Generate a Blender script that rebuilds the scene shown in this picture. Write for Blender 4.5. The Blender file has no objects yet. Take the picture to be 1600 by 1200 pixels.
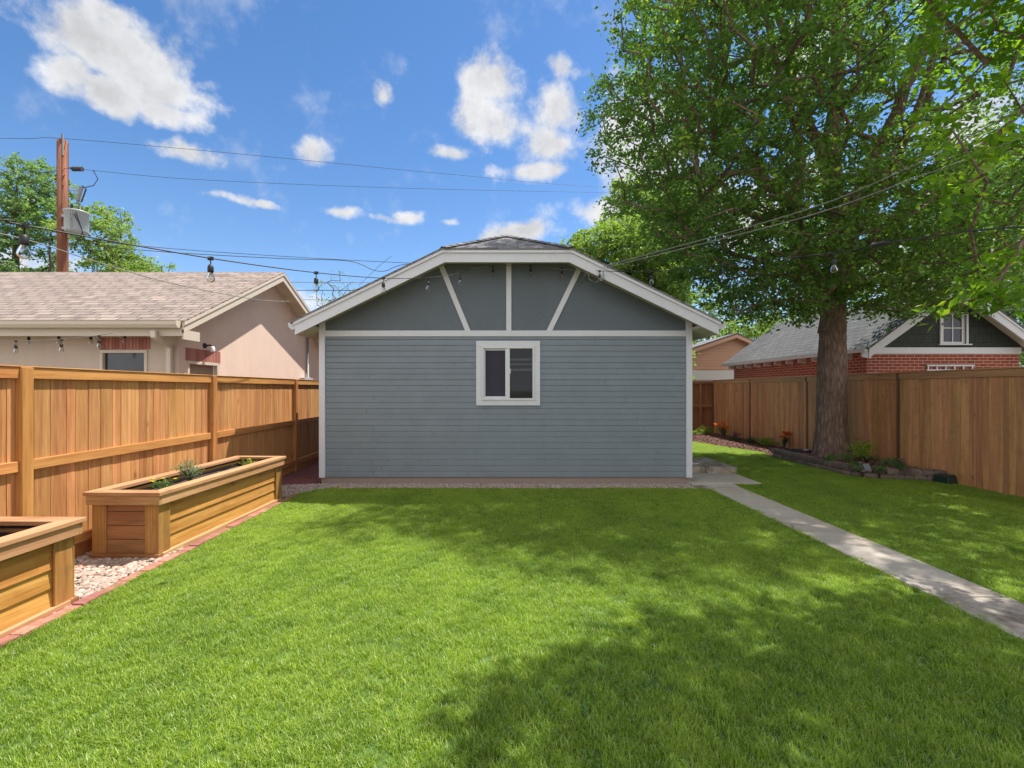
import bpy, math, random
import numpy as np
from mathutils import Vector, Matrix, Euler, noise as mn
R = math.radians
random.seed(7); RNG = np.random.default_rng(7)
sc = bpy.context.scene
col = sc.collection
F = 711.0; VX = 785.0; VY = 608.0; CH = 1.55
def at(px, py, Y):            # a point of the photograph at a given distance
    return Vector(((px-VX)/F*Y, Y, CH-(py-VY)/F*Y))
def ongr(px, py, z=0.0):      # a point of the photograph standing on height z
    Y = (CH-z)*F/(py-VY); return Vector(((px-VX)/F*Y, Y, z))
WL = {}
def tag(o, label=None, cat=None, group=None, kind=None):
    if label: o['label'] = label
    if cat: o['category'] = cat
    if group: o['group'] = group
    if kind: o['kind'] = kind
    return o
def empty(name, loc, label=None, cat=None, group=None):
    o = bpy.data.objects.new(name, None); col.objects.link(o); o.location = loc
    o.empty_display_size = .1
    WL[o.name] = Vector(loc); return tag(o, label, cat, group)

SPLIT = {'corner_board','end_board','side_board','rim','base_board','eave','side_wall','rail','reflection_bar','soffit','pipe','gable_wall','front_wall','bushing','insulator','gutter','roof_slope','wall','arc_arm','back_panel','muntin'}
# ------------------------------------------------------------------ mesh builder
class MB:
    def __init__(s): s.v = []; s.f = []; s.r = []; s.sm = []
    def face(s, pts, rnd=0.5, smooth=False):
        n = len(s.v); s.v += [tuple(p) for p in pts]; s.f.append(tuple(range(n, n+len(pts)))); s.r.append(rnd); s.sm.append(smooth)
    def add(s, vs, fs, rnd=0.5, smooth=False):
        n = len(s.v); s.v += [tuple(p) for p in vs]
        for f in fs: s.f.append(tuple(n+i for i in f)); s.r.append(rnd); s.sm.append(smooth)
    def box(s, a, b, rnd=None):
        x0, y0, z0 = [min(a[i], b[i]) for i in range(3)]; x1, y1, z1 = [max(a[i], b[i]) for i in range(3)]
        s.add([(x0,y0,z0),(x1,y0,z0),(x1,y1,z0),(x0,y1,z0),(x0,y0,z1),(x1,y0,z1),(x1,y1,z1),(x0,y1,z1)],
              [(0,3,2,1),(4,5,6,7),(0,1,5,4),(1,2,6,5),(2,3,7,6),(3,0,4,7)], random.random() if rnd is None else rnd)
        return s
    def hexa(s, p, rnd=None):     # 8 points: bottom loop then top loop
        s.add(p, [(0,3,2,1),(4,5,6,7),(0,1,5,4),(1,2,6,5),(2,3,7,6),(3,0,4,7)], random.random() if rnd is None else rnd); return s
    def bar(s, p, q, w, h, up=(0,0,1), rnd=None):
        p = Vector(p); q = Vector(q); d = (q-p).normalized(); u = Vector(up)
        sd = d.cross(u).normalized(); u = sd.cross(d).normalized()
        a, b = sd*w/2, u*h/2
        s.hexa([p-a-b, p+a-b, q+a-b, q-a-b, p-a+b, p+a+b, q+a+b, q-a+b], rnd); return s
    def tube(s, pts, rad, n=8, caps=True, rnd=0.5):
        pts = [Vector(p) for p in pts]
        if not hasattr(rad, '__len__'): rad = [rad]*len(pts)
        vs = []; ref = None
        for i, p in enumerate(pts):
            d = (pts[min(i+1, len(pts)-1)]-pts[max(i-1, 0)]).normalized()
            if ref is None: ref = Vector((0,0,1)) if abs(d.z) < .9 else Vector((1,0,0))
            a = d.cross(ref)
            if a.length < 1e-4: a = d.cross(Vector((0,1,0)))
            a.normalize(); b = d.cross(a)
            for k in range(n):
                t = 2*math.pi*k/n; vs.append(p+(a*math.cos(t)+b*math.sin(t))*rad[i])
        fs = []
        for i in range(len(pts)-1):
            for k in range(n):
                k2 = (k+1) % n; fs.append((i*n+k, i*n+k2, (i+1)*n+k2, (i+1)*n+k))
        s.add(vs, fs, rnd, True)
        if caps:
            m = len(s.v)-len(vs)
            s.f.append(tuple(m+k for k in range(n))); s.r.append(rnd); s.sm.append(False)
            s.f.append(tuple(m+(len(pts)-1)*n+k for k in range(n))); s.r.append(rnd); s.sm.append(False)
        return s
    def lathe(s, c, prof, n=16, rnd=.5):
        vs = []; c = Vector(c)
        for r, z in prof:
            for k in range(n):
                t = 2*math.pi*k/n; vs.append(c+Vector((r*math.cos(t), r*math.sin(t), z)))
        fs = []
        for i in range(len(prof)-1):
            for k in range(n):
                k2 = (k+1) % n; fs.append((i*n+k, i*n+k2, (i+1)*n+k2, (i+1)*n+k))
        s.add(vs, fs, rnd, True); return s
    def pieces(s):
        n = len(s.v); par = list(range(n))
        def find(a):
            while par[a] != a: par[a] = par[par[a]]; a = par[a]
            return a
        for f in s.f:
            for a in f[1:]: par[find(a)] = find(f[0])
        grp = {}
        for i, f in enumerate(s.f): grp.setdefault(find(f[0]), []).append(i)
        G_ = []
        for fs in grp.values():
            P = np.array([s.v[v] for i in fs for v in s.f[i]]); G_.append([P.min(0)-.004, P.max(0)+.004, fs])
        ch = True
        while ch:
            ch = False
            for i in range(len(G_)):
                for j in range(i+1, len(G_)):
                    if (G_[i][0] <= G_[j][1]).all() and (G_[j][0] <= G_[i][1]).all():
                        G_[i] = [np.minimum(G_[i][0], G_[j][0]), np.maximum(G_[i][1], G_[j][1]), G_[i][2]+G_[j][2]]; G_.pop(j); ch = True; break
                if ch: break
        return G_
    def build(s, name, mat, parent=None, bevel=0, loc=None):
        if parent and name in SPLIT:
            G_ = s.pieces()
            if len(G_) > 1:
                o = None
                for lo, hi, fs in G_:
                    m = MB()
                    for i in fs: m.face([s.v[v] for v in s.f[i]], s.r[i], s.sm[i])
                    # weld the corners again so that bevels work
                    idx = {}; nv = []; remap = []
                    for v in m.v:
                        k = (round(v[0], 6), round(v[1], 6), round(v[2], 6))
                        if k not in idx: idx[k] = len(nv); nv.append(v)
                        remap.append(idx[k])
                    m.v = nv; m.f = [tuple(remap[v] for v in f) for f in m.f]; o = m._build(name, mat, parent, bevel, loc)
                return o
        return s._build(name, mat, parent, bevel, loc)
    def _build(s, name, mat, parent=None, bevel=0, loc=None):
        org = WL[parent.name] if parent else (Vector(loc) if loc is not None else Vector((0,0,0)))
        me = bpy.data.meshes.new(name)
        V = np.array(s.v, dtype=np.float64)-np.array(org)
        me.from_pydata(V.tolist(), [], s.f)
        me.polygons.foreach_set('use_smooth', s.sm)
        finish(me, np.array(s.r, dtype=np.float32))
        me.materials.append(mat)
        o = bpy.data.objects.new(name, me); col.objects.link(o)
        WL[o.name] = org.copy()
        if parent: o.parent = parent
        else: o.location = org
        if bevel:
            m = o.modifiers.new('bevel', 'BEVEL'); m.width = bevel; m.segments = 2; m.limit_method = 'ANGLE'; m.angle_limit = R(40)
        return o
def finish(me, rnd, uv=True):
    me.update()
    a = me.attributes.new('rnd', 'FLOAT', 'FACE'); a.data.foreach_set('value', rnd)
    if not uv: return
    nl = len(me.loops); npo = len(me.polygons)
    nor = np.empty(npo*3, np.float32); me.polygons.foreach_get('normal', nor); nor = nor.reshape(-1, 3)
    tot = np.empty(npo, np.int32); me.polygons.foreach_get('loop_total', tot)
    vi = np.empty(nl, np.int32); me.loops.foreach_get('vertex_index', vi)
    co = np.empty(len(me.vertices)*3, np.float32); me.vertices.foreach_get('co', co); co = co.reshape(-1, 3)
    u = np.cross(np.array([0,0,1.]), nor); L = np.linalg.norm(u, axis=1)
    flat = L < .02; u[flat] = [1,0,0]; L[flat] = 1; u = u/L[:, None]; v = np.cross(nor, u)
    pi = np.repeat(np.arange(npo), tot); P = co[vi]
    U = (P*u[pi]).sum(1); W = (P*v[pi]).sum(1)
    l = me.uv_layers.new(name='UVMap'); l.data.foreach_set('uv', np.stack([U, W], 1).astype(np.float32).ravel())
def npmesh(name, V, Fq, rnd, mat, parent=None, smooth=False, uv=False, link=True, loc=None):
    org = WL[parent.name] if parent else (Vector(loc) if loc is not None else Vector((0,0,0)))
    V = V-np.array(org)
    me = bpy.data.meshes.new(name); n, k = Fq.shape
    me.vertices.add(len(V)); me.vertices.foreach_set('co', V.astype(np.float32).ravel())
    me.loops.add(n*k); me.loops.foreach_set('vertex_index', Fq.astype(np.int32).ravel())
    me.polygons.add(n); me.polygons.foreach_set('loop_start', np.arange(0, n*k, k, dtype=np.int32))
    me.polygons.foreach_set('loop_total', np.full(n, k, np.int32))
    me.polygons.foreach_set('use_smooth', np.full(n, smooth))
    me.update(calc_edges=True); finish(me, rnd.astype(np.float32), uv); me.materials.append(mat)
    o = bpy.data.objects.new(name, me); WL[o.name] = org.copy()
    if link: col.objects.link(o)
    if parent: o.parent = parent
    else: o.location = org
    return o

# ------------------------------------------------------------------ materials
def nm(name):
    m = bpy.data.materials.new(name); m.use_nodes = True; nt = m.node_tree
    return m, nt, nt.nodes['Principled BSDF']
class NB:
    def __init__(s, nt): s.nt = nt; s.n = nt.nodes; s.l = nt.links
    def node(s, t, ins=None, **kw):
        x = s.n.new(t)
        for k, v in kw.items(): setattr(x, k, v)
        for k, v in (ins or {}).items(): s.set(x.inputs[k], v)
        return x
    def set(s, inp, v):
        if isinstance(v, bpy.types.NodeSocket): s.l.new(v, inp)
        else: inp.default_value = v
    def math(s, op, a, b=0.0, c=None, clamp=False):
        x = s.n.new('ShaderNodeMath'); x.operation = op; x.use_clamp = clamp; s.set(x.inputs[0], a); s.set(x.inputs[1], b)
        if c is not None: s.set(x.inputs[2], c)
        return x.outputs[0]
    def mix(s, f, a, b, blend='MIX'):
        x = s.n.new('ShaderNodeMix'); x.data_type = 'RGBA'; x.blend_type = blend; x.clamp_factor = True
        s.set(x.inputs[0], f); s.set(x.inputs[6], a); s.set(x.inputs[7], b); return x.outputs[2]
    def ramp(s, f, stops):
        x = s.n.new('ShaderNodeValToRGB'); e = x.color_ramp.elements
        e[0].position, e[0].color = stops[0][0], stops[0][1]; e[1].position, e[1].color = stops[1][0], stops[1][1]
        for p, c in stops[2:]: q = e.new(p); q.color = c
        s.set(x.inputs[0], f); return x.outputs[0]
    def noise(s, vec, scale, detail=4, rough=.55):
        x = s.node('ShaderNodeTexNoise', {'Scale': scale, 'Detail': detail, 'Roughness': rough}); 
        if vec is not None: s.l.new(vec, x.inputs['Vector'])
        return x.outputs['Fac']
    def obj(s): return s.n.new('ShaderNodeTexCoord').outputs['Object']
    def uv(s): return s.n.new('ShaderNodeTexCoord').outputs['UV']
    def pos(s): return s.n.new('ShaderNodeNewGeometry').outputs['Position']
    def scale(s, vec, sc_, loc=None):
        x = s.n.new('ShaderNodeMapping'); s.l.new(vec, x.inputs[0]); x.inputs['Scale'].default_value = sc_
        if loc is not None: s.set(x.inputs['Location'], loc)
        return x.outputs[0]
    def rnd(s):
        x = s.n.new('ShaderNodeAttribute'); x.attribute_name = 'rnd'; return x.outputs['Fac']
    def bump(s, h, strength=.3, dist=.01):
        x = s.node('ShaderNodeBump', {'Strength': strength, 'Distance': dist}); s.l.new(h, x.inputs['Height']); return x.outputs[0]
def g(v, a=1.0): return (v, v, v, a)
def c4(c): return (c[0], c[1], c[2], 1)
def hx(h):   # srgb hex to linear
    r = []
    for i in (0, 2, 4):
        x = int(h[i:i+2], 16)/255; r.append(x/12.92 if x <= .04045 else ((x+.055)/1.055)**2.4)
    return tuple(r)
def sc3(c, k): return tuple(x*k for x in c)

def m_paint(name, c, rough=.55, var=.08, bump=.15, nscale=60, dirt=None):
    m, nt, b = nm(name); q = NB(nt); P = q.obj()
    n1 = q.noise(P, 3, 5); n2 = q.noise(P, nscale, 3)
    f = q.math('ADD', q.math('MULTIPLY', n1, var*2), 1-var)
    cc = q.mix(1, c4(c), f, 'MULTIPLY')
    if dirt:
        d = q.noise(P, 9, 8, .7); d = q.math('MULTIPLY', q.math('SUBTRACT', d, .56, clamp=True), 5, clamp=True)
        cc = q.mix(q.math('MULTIPLY', d, .5), cc, c4(dirt))
    cc = q.mix(1, cc, q.math('ADD', .97, q.math('MULTIPLY', q.rnd(), .05)), 'MULTIPLY')
    q.set(b.inputs['Base Color'], cc); b.inputs['Roughness'].default_value = rough
    q.l.new(q.bump(n2, bump, .003), b.inputs['Normal']); return m
def m_plain(name, c, rough=.5, metal=0):
    m, nt, b = nm(name); q = NB(nt); n = q.noise(q.obj(), 25, 4)
    q.set(b.inputs['Base Color'], q.mix(1, c4(c), q.math('ADD', q.math('MULTIPLY', n, .3), .85), 'MULTIPLY'))
    b.inputs['Roughness'].default_value = rough; b.inputs['Metallic'].default_value = metal; return m
def m_wood(name, c1, c2, axis=2, rough=.6, stain=None, knots=True, vari=.35, bump=.35):
    m, nt, b = nm(name); q = NB(nt); P = q.obj(); rn = q.rnd()
    off = q.node('ShaderNodeCombineXYZ', {0: q.math('MULTIPLY', rn, 37.), 1: q.math('MULTIPLY', rn, 17.), 2: q.math('MULTIPLY', rn, 23.)}).outputs[0]
    s = [1, 1, 1]; s[axis] = .055
    S = q.scale(P, s, off)
    grain = q.noise(S, 60, 6, .65); coarse = q.noise(S, 14, 3, .5)
    w = q.node('ShaderNodeTexWave', {'Scale': 9., 'Distortion': 7., 'Detail': 3., 'Detail Scale': 1.5}); q.l.new(S, w.inputs['Vector'])
    t = q.math('ADD', q.math('MULTIPLY', grain, .55), q.math('ADD', q.math('MULTIPLY', coarse, .35), q.math('MULTIPLY', w.outputs['Fac'], .12)))
    cc = q.mix(q.math('MULTIPLY', q.math('SUBTRACT', t, .345), 2.8, clamp=True), c4(c1), c4(c2))
    cc = q.mix(1, cc, q.math('ADD', q.math('MULTIPLY', rn, vari), 1-vari/2), 'MULTIPLY')
    hs = q.node('ShaderNodeHueSaturation', {'Hue': q.math('ADD', .492, q.math('MULTIPLY', q.math('FRACT', q.math('MULTIPLY', rn, 7.31)), .016)), 'Color': cc}); cc = hs.outputs[0]
    if knots:
        s2 = [1, 1, 1]; s2[axis] = .5
        v = q.node('ShaderNodeTexVoronoi', {'Scale': 4.5}); q.l.new(q.scale(P, s2, off), v.inputs['Vector'])
        k = q.math('SUBTRACT', 1, q.math('MULTIPLY', v.outputs['Distance'], 8), clamp=True)
        cc = q.mix(q.math('MULTIPLY', k, .75), cc, c4(sc3(c1, .3)))
    if stain:
        d = q.noise(P, 5, 7, .7); d = q.math('MULTIPLY', q.math('SUBTRACT', d, .52, clamp=True), 5, clamp=True)
        cc = q.mix(q.math('MULTIPLY', d, .55), cc, c4(stain))
    q.set(b.inputs['Base Color'], cc); b.inputs['Roughness'].default_value = rough
    q.l.new(q.bump(t, bump, .004), b.inputs['Normal']); return m
def m_brick(name, c1, c2, mortar, bw, bh, ms, rough=.85, bias=0., offset=.5, bumpd=.006, extra=None, grime=.25, turn=False, rnd_var=.0):
    m, nt, b = nm(name); q = NB(nt); U = q.uv()
    if turn:
        mp = q.n.new('ShaderNodeMapping'); q.l.new(U, mp.inputs[0]); mp.inputs['Rotation'].default_value = (0, 0, R(90)); U = mp.outputs[0]
    wob = q.node('ShaderNodeTexNoise', {'Scale': 9.}); q.l.new(U, wob.inputs['Vector'])
    vv = q.node('ShaderNodeVectorMath', operation='MULTIPLY_ADD'); q.l.new(wob.outputs['Color'], vv.inputs[0]); vv.inputs[1].default_value = (.008, .008, 0); q.l.new(U, vv.inputs[2])
    t = q.node('ShaderNodeTexBrick', {'Scale': 1., 'Mortar Size': ms, 'Mortar Smooth': .3, 'Bias': bias, 'Brick Width': bw, 'Row Height': bh, 'Color1': c4(c1), 'Color2': c4(c2), 'Mortar': c4(mortar)}, offset=offset)
    q.l.new(vv.outputs[0], t.inputs['Vector'])
    n = q.noise(U, 45, 5, .7); n2 = q.noise(U, 1.3, 4)
    f = q.math('ADD', q.math('MULTIPLY', n, grime*1.6), q.math('ADD', q.math('MULTIPLY', n2, grime), 1-grime*1.3))
    cc = q.mix(1, t.outputs['Color'], f, 'MULTIPLY')
    if extra:     # a third tone scattered brick by brick
        t2 = q.node('ShaderNodeTexBrick', {'Scale': 1., 'Mortar Size': 0., 'Bias': .45, 'Brick Width': bw*.8, 'Row Height': bh, 'Color1': g(1), 'Color2': g(0), 'Mortar': g(0)}, offset=.37)
        q.l.new(vv.outputs[0], t2.inputs['Vector'])
        cc = q.mix(q.math('MULTIPLY', t2.outputs['Color'], .7), cc, q.mix(1, c4(extra), f, 'MULTIPLY'))
    q.set(b.inputs['Base Color'], cc); b.inputs['Roughness'].default_value = rough
    h = q.math('ADD', q.math('MULTIPLY', t.outputs['Fac'], -1.), q.math('MULTIPLY', n, .35))
    q.l.new(q.bump(h, .7, bumpd), b.inputs['Normal']); return m
def m_stucco(name, c, amp=.5, scale=70):
    m, nt, b = nm(name); q = NB(nt); P = q.obj(); n = q.noise(P, scale, 6, .65); n2 = q.noise(P, 1.6, 5); n3 = q.noise(q.scale(P, (6, 6, .8)), 2, 5)
    f = q.math('ADD', q.math('MULTIPLY', n, .35), q.math('ADD', q.math('MULTIPLY', n2, .22), q.math('ADD', q.math('MULTIPLY', n3, .12), .65)))
    q.set(b.inputs['Base Color'], q.mix(1, c4(c), f, 'MULTIPLY')); b.inputs['Roughness'].default_value = .9
    q.l.new(q.bump(n, amp, .012), b.inputs['Normal']); return m
def m_leaf(name, dark, light, yellow=None, trans=.35, nsc=.8, rough=.45):
    m, nt, b = nm(name); q = NB(nt); rn = q.rnd(); n = q.noise(q.pos(), nsc, 3)
    t = q.math('ADD', q.math('MULTIPLY', rn, .6), q.math('MULTIPLY', n, .45))
    cc = q.mix(t, c4(dark), c4(light))
    if yellow: cc = q.mix(q.math('MULTIPLY', q.math('SUBTRACT', rn, .80, clamp=True), 5, clamp=True), cc, c4(yellow))
    q.set(b.inputs['Base Color'], cc); b.inputs['Roughness'].default_value = rough; b.inputs['Specular IOR Level'].default_value = .35
    tr = q.node('ShaderNodeBsdfTranslucent'); q.set(tr.inputs[0], q.mix(1, cc, (1.25, 1.4, .55, 1), 'MULTIPLY'))
    mx = q.node('ShaderNodeMixShader', {0: trans}); q.l.new(b.outputs[0], mx.inputs[1]); q.l.new(tr.outputs[0], mx.inputs[2])
    q.l.new(mx.outputs[0], nt.nodes['Material Output'].inputs[0]); return m
def m_bark(name, c1, c2):
    m, nt, b = nm(name); q = NB(nt); P = q.obj(); S = q.scale(P, (1, 1, .22))
    n = q.noise(S, 22, 8, .7); n2 = q.noise(P, 3, 4)
    v = q.node('ShaderNodeTexVoronoi', {'Scale': 16.}, feature='DISTANCE_TO_EDGE'); q.l.new(S, v.inputs['Vector'])
    e = q.math('MULTIPLY', v.outputs['Distance'], 3, clamp=True)
    t = q.math('MULTIPLY', q.math('ADD', n, q.math('MULTIPLY', e, .5)), .85)
    cc = q.mix(t, c4(c1), c4(c2)); cc = q.mix(1, cc, q.math('ADD', n2, .5), 'MULTIPLY')
    q.set(b.inputs['Base Color'], cc); b.inputs['Roughness'].default_value = .95
    q.l.new(q.bump(t, .9, .03), b.inputs['Normal']); return m
def m_glass_dark(name, c=(.012, .012, .018), rough=.06, spec=.5):
    m, nt, b = nm(name); q = NB(nt); n = q.noise(q.obj(), 1.5, 3)
    q.set(b.inputs['Base Color'], q.mix(n, c4(c), c4(sc3(c, 1.6)))); b.inputs['Roughness'].default_value = rough
    b.inputs['Specular IOR Level'].default_value = spec
    q.l.new(q.bump(n, .02, .05), b.inputs['Normal']); return m
def m_clear(name):
    m, nt, b = nm(name); q = NB(nt)
    gl = q.node('ShaderNodeBsdfGlossy', {'Roughness': .03}); tp = q.node('ShaderNodeBsdfTransparent', {'Color': (.86, .9, .9, 1)})
    fr = q.node('ShaderNodeFresnel', {'IOR': 1.38}); mx = q.node('ShaderNodeMixShader')
    q.l.new(fr.outputs[0], mx.inputs[0]); q.l.new(tp.outputs[0], mx.inputs[1]); q.l.new(gl.outputs[0], mx.inputs[2])
    q.l.new(mx.outputs[0], nt.nodes['Material Output'].inputs[0]); return m

M = {}
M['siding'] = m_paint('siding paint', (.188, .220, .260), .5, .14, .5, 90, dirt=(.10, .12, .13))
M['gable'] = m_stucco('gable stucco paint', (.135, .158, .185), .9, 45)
M['trim'] = m_paint('white trim paint', (.62, .62, .67), .5, .06, .1, 80, dirt=(.46, .46, .47))
M['vinyl'] = m_plain('white vinyl', (.62, .63, .66), .35)
M['soffit'] = m_paint('cream soffit paint', (.50, .47, .40), .6, .06)
M['roofgray'] = m_brick('grey shingles', (.20, .19, .20), (.13, .125, .13), (.05, .05, .052), .32, .14, .006, .95, 0, .4, .008, extra=(.24, .22, .22), grime=.3)
M['roofbrown'] = m_brick('brown shingles', (.33, .255, .215), (.24, .19, .16), (.09, .07, .06), .30, .135, .012, .95, 0, .37, .012, extra=(.085, .055, .048), grime=.35)
M['roofpale'] = m_brick('pale grey shingles', (.14, .14, .145), (.10, .10, .105), (.04, .04, .04), .3, .17, .012, .95, 0, .4, .01, extra=(.07, .07, .075), grime=.3)
M['shingle_wall'] = m_brick('dark green wall shingles', (.033, .04, .036), (.024, .029, .027), (.008, .009, .009), .2, .19, .006, .8, 0, .43, .006, grime=.3)
M['edge'] = m_plain('dark roof edge', (.07, .062, .058), .8)
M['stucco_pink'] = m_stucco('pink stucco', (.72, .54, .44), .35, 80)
M['stucco_pink_shade'] = m_stucco('shaded pink stucco', (.56, .45, .37), .35, 80)  # pink stucco darkened for the camera-facing wall: its shade put into the colour
M['cream'] = m_paint('cream trim paint', (.60, .51, .41), .5, .05)
M['brickred'] = m_brick('red bricks', (.30, .062, .035), (.22, .042, .026), (.50, .36, .28), .205, .072, .0065, .85, 0, .5, .006)
M['soldier'] = m_brick('soldier bricks', (.30, .10, .08), (.42, .17, .13), (.6, .5, .42), .2, .07, .009, .85, 0, 0, .005, turn=True)
M['pavers'] = m_brick('red pavers', (.20, .062, .05), (.15, .045, .04), (.05, .03, .025), .2, .1, .006, .9, 0, .5, .006)
M['siding_pink'] = m_paint('salmon siding', (.62, .36, .24), .6, .05)
M['white'] = m_paint('white door paint', (.7, .7, .7), .5, .04)
M['foundation'] = m_stucco('concrete foundation', (.30, .235, .20), .4, 50)
M['fence_l'] = m_wood('golden stained cedar boards', (.37, .145, .042), (.66, .345, .135), 2, .6, vari=.30)
M['fence_l_rail'] = m_wood('golden stained cedar rails', (.38, .15, .04), (.66, .32, .10), 1, .55, vari=.2)
M['fence_r'] = m_wood('brown stained cedar boards', (.38, .16, .065), (.70, .345, .15), 2, .6, vari=.34, stain=(.30, .135, .065))
M['fence_r_rail'] = m_wood('brown stained cedar rails', (.34, .16, .075), (.56, .29, .14), 1, .6, vari=.2)
M['fence_post'] = m_wood('stained cedar post', (.36, .135, .036), (.60, .28, .09), 2, .55, vari=.15)
M['fence_post_r'] = m_wood('dark cedar post', (.12, .05, .025), (.2, .09, .04), 2, .6, vari=.15)
M['fence_b'] = m_wood('reddish cedar', (.24, .085, .04), (.38, .16, .075), 2, .6, vari=.3)
M['fence_b_rail'] = m_wood('reddish cedar rail', (.26, .10, .045), (.40, .18, .08), 0, .6, vari=.3)
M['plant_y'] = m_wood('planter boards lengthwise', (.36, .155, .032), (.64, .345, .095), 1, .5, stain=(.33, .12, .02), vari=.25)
M['plant_x_shade'] = m_wood('planter boards crosswise', (.20, .085, .035), (.36, .165, .07), 0, .5, vari=.2)  # end boards: shade of the face turned from the sun put into colour
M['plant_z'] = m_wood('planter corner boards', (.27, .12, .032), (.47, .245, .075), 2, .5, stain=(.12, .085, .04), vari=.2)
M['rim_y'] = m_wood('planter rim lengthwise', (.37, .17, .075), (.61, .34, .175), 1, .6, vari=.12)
M['rim_x_shade'] = m_wood('planter rim crosswise', (.30, .14, .06), (.50, .28, .135), 0, .6, vari=.12)  # darker than the lengthwise rim: front apron's shade put into the colour
M['liner'] = m_plain('dark corrugated liner', (.035, .033, .035), .35, .6)
M['soil'] = m_stucco('dark soil', (.045, .03, .022), 1., 40)
M['metal'] = m_plain('galvanised metal', (.22, .22, .22), .6, .3)
M['tank'] = m_paint('pale grey tank paint', (.36, .40, .42), .4, .08)
M['pole'] = m_wood('weathered red utility pole', (.10, .032, .018), (.30, .11, .06), 2, .9, knots=False, vari=.1, bump=.8)
M['black'] = m_plain('black rubber', (.012, .012, .013), .55)
M['wire'] = m_plain('dark wire', (.035, .033, .035), .6)
M['wiregrey'] = m_plain('grey wire', (.20, .19, .18), .6)
M['greenbox'] = m_plain('dark green plastic', (.008, .028, .022), .4)
M['blueplate'] = m_plain('blue grey solar panel', (.16, .18, .22), .25)
M['glass'] = m_glass_dark('dark window glass', (.03, .03, .045), .05, .5)
M['screen'] = m_glass_dark('insect screen', (.036, .032, .048), .5, .12)
M['clear'] = m_clear('clear bulb glass')
M['filament'] = m_plain('filament', (.5, .35, .2), .4, .5)
M['wallblock'] = m_wood('grey brown wall block', (.10, .070, .058), (.22, .165, .145), 0, .95, knots=False, vari=.5, bump=1.)
M['brickedge'] = m_wood('weathered red edging brick', (.25, .09, .065), (.42, .19, .15), 0, .9, knots=False, vari=.5, bump=.8)
M['bark'] = m_bark('tree bark', (.035, .02, .016), (.33, .21, .165))
M['bark2'] = m_bark('far tree bark', (.05, .035, .028), (.18, .14, .11))
M['leaf'] = m_leaf('elm leaves', (.055, .115, .036), (.20, .325, .08), (.50, .58, .10), .56, .5)
M['leafnear'] = m_leaf('near broad leaves', (.09, .19, .022), (.26, .40, .045), (.45, .52, .06), .65, 1.2)
M['leafpale'] = m_leaf('pale far leaves', (.13, .21, .06), (.30, .40, .12), (.42, .44, .16), .5, .4)
M['leafblue'] = m_leaf('blue green far leaves', (.12, .21, .10), (.27, .38, .17), (.36, .42, .2), .5, .4)
M['leafdeep'] = m_leaf('deep far leaves', (.08, .16, .05), (.2, .32, .09), None, .45, .4)
M['lf_yellow'] = m_leaf('yellow green foliage', (.16, .28, .03), (.38, .48, .07), None, .4)
M['lf_grey'] = m_leaf('grey green foliage', (.10, .15, .08), (.24, .30, .16), None, .3)
M['lf_dark'] = m_leaf('dark foliage', (.04, .09, .035), (.09, .16, .06), None, .3)
M['lf_mid'] = m_leaf('mid foliage', (.07, .17, .03), (.16, .29, .06), None, .35)
M['lf_purple'] = m_leaf('purple flowers', (.16, .05, .16), (.3, .12, .28), None, .3)
M['petal_orange'] = m_leaf('orange petals', (.85, .16, .03), (.95, .28, .05), None, .4)
M['petal_yellow'] = m_leaf('yellow petals', (.75, .48, .01), (.85, .62, .03), None, .4)

# concrete of path
def m_concrete():
    m, nt, b = nm('weathered concrete'); q = NB(nt); P = q.obj()
    n = q.noise(P, 2.2, 8, .65); n2 = q.noise(P, 60, 5, .7); n3 = q.noise(P, .9, 6, .6)
    cc = q.mix(n, (.34, .295, .25, 1), (.57, .505, .43, 1))
    st = q.math('MULTIPLY', q.math('SUBTRACT', n3, .50, clamp=True), 5.5, clamp=True)
    sy = q.node('ShaderNodeSeparateXYZ'); q.l.new(P, sy.inputs[0])
    near = q.math('MULTIPLY', q.math('SUBTRACT', 3.9, sy.outputs[1]), 1.4, clamp=True)   # mud washed over the near slabs
    st2 = q.math('MULTIPLY', near, q.math('MULTIPLY', q.math('SUBTRACT', q.noise(P, 3.4, 8, .75), .40, clamp=True), 4.5, clamp=True))
    cc = q.mix(q.math('MULTIPLY', st, .45), cc, (.36, .27, .20, 1)); cc = q.mix(q.math('MULTIPLY', st2, .9), cc, (.15, .11, .085, 1))
    v = q.node('ShaderNodeTexVoronoi', {'Scale': .75}, feature='DISTANCE_TO_EDGE'); 
    wn = q.node('ShaderNodeTexNoise', {'Scale': 3., 'Detail': 6.}); q.l.new(P, wn.inputs['Vector'])
    ad = q.node('ShaderNodeVectorMath', operation='MULTIPLY_ADD'); q.l.new(wn.outputs['Color'], ad.inputs[0]); ad.inputs[1].default_value = (.4, .4, 0); q.l.new(P, ad.inputs[2]); q.l.new(ad.outputs[0], v.inputs['Vector'])
    crack = q.math('LESS_THAN', v.outputs['Distance'], .006); 
    cc = q.mix(q.math('MULTIPLY', crack, .65), cc, (.09, .075, .065, 1))
    sp = q.math('GREATER_THAN', q.noise(P, 130, 2), .68); cc = q.mix(q.math('MULTIPLY', sp, .3), cc, (.18, .15, .13, 1))
    q.set(b.inputs['Base Color'], cc); b.inputs['Roughness'].default_value = .9
    q.l.new(q.bump(q.math('SUBTRACT', n2, crack), .35, .004), b.inputs['Normal']); return m
M['concrete'] = m_concrete()
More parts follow.
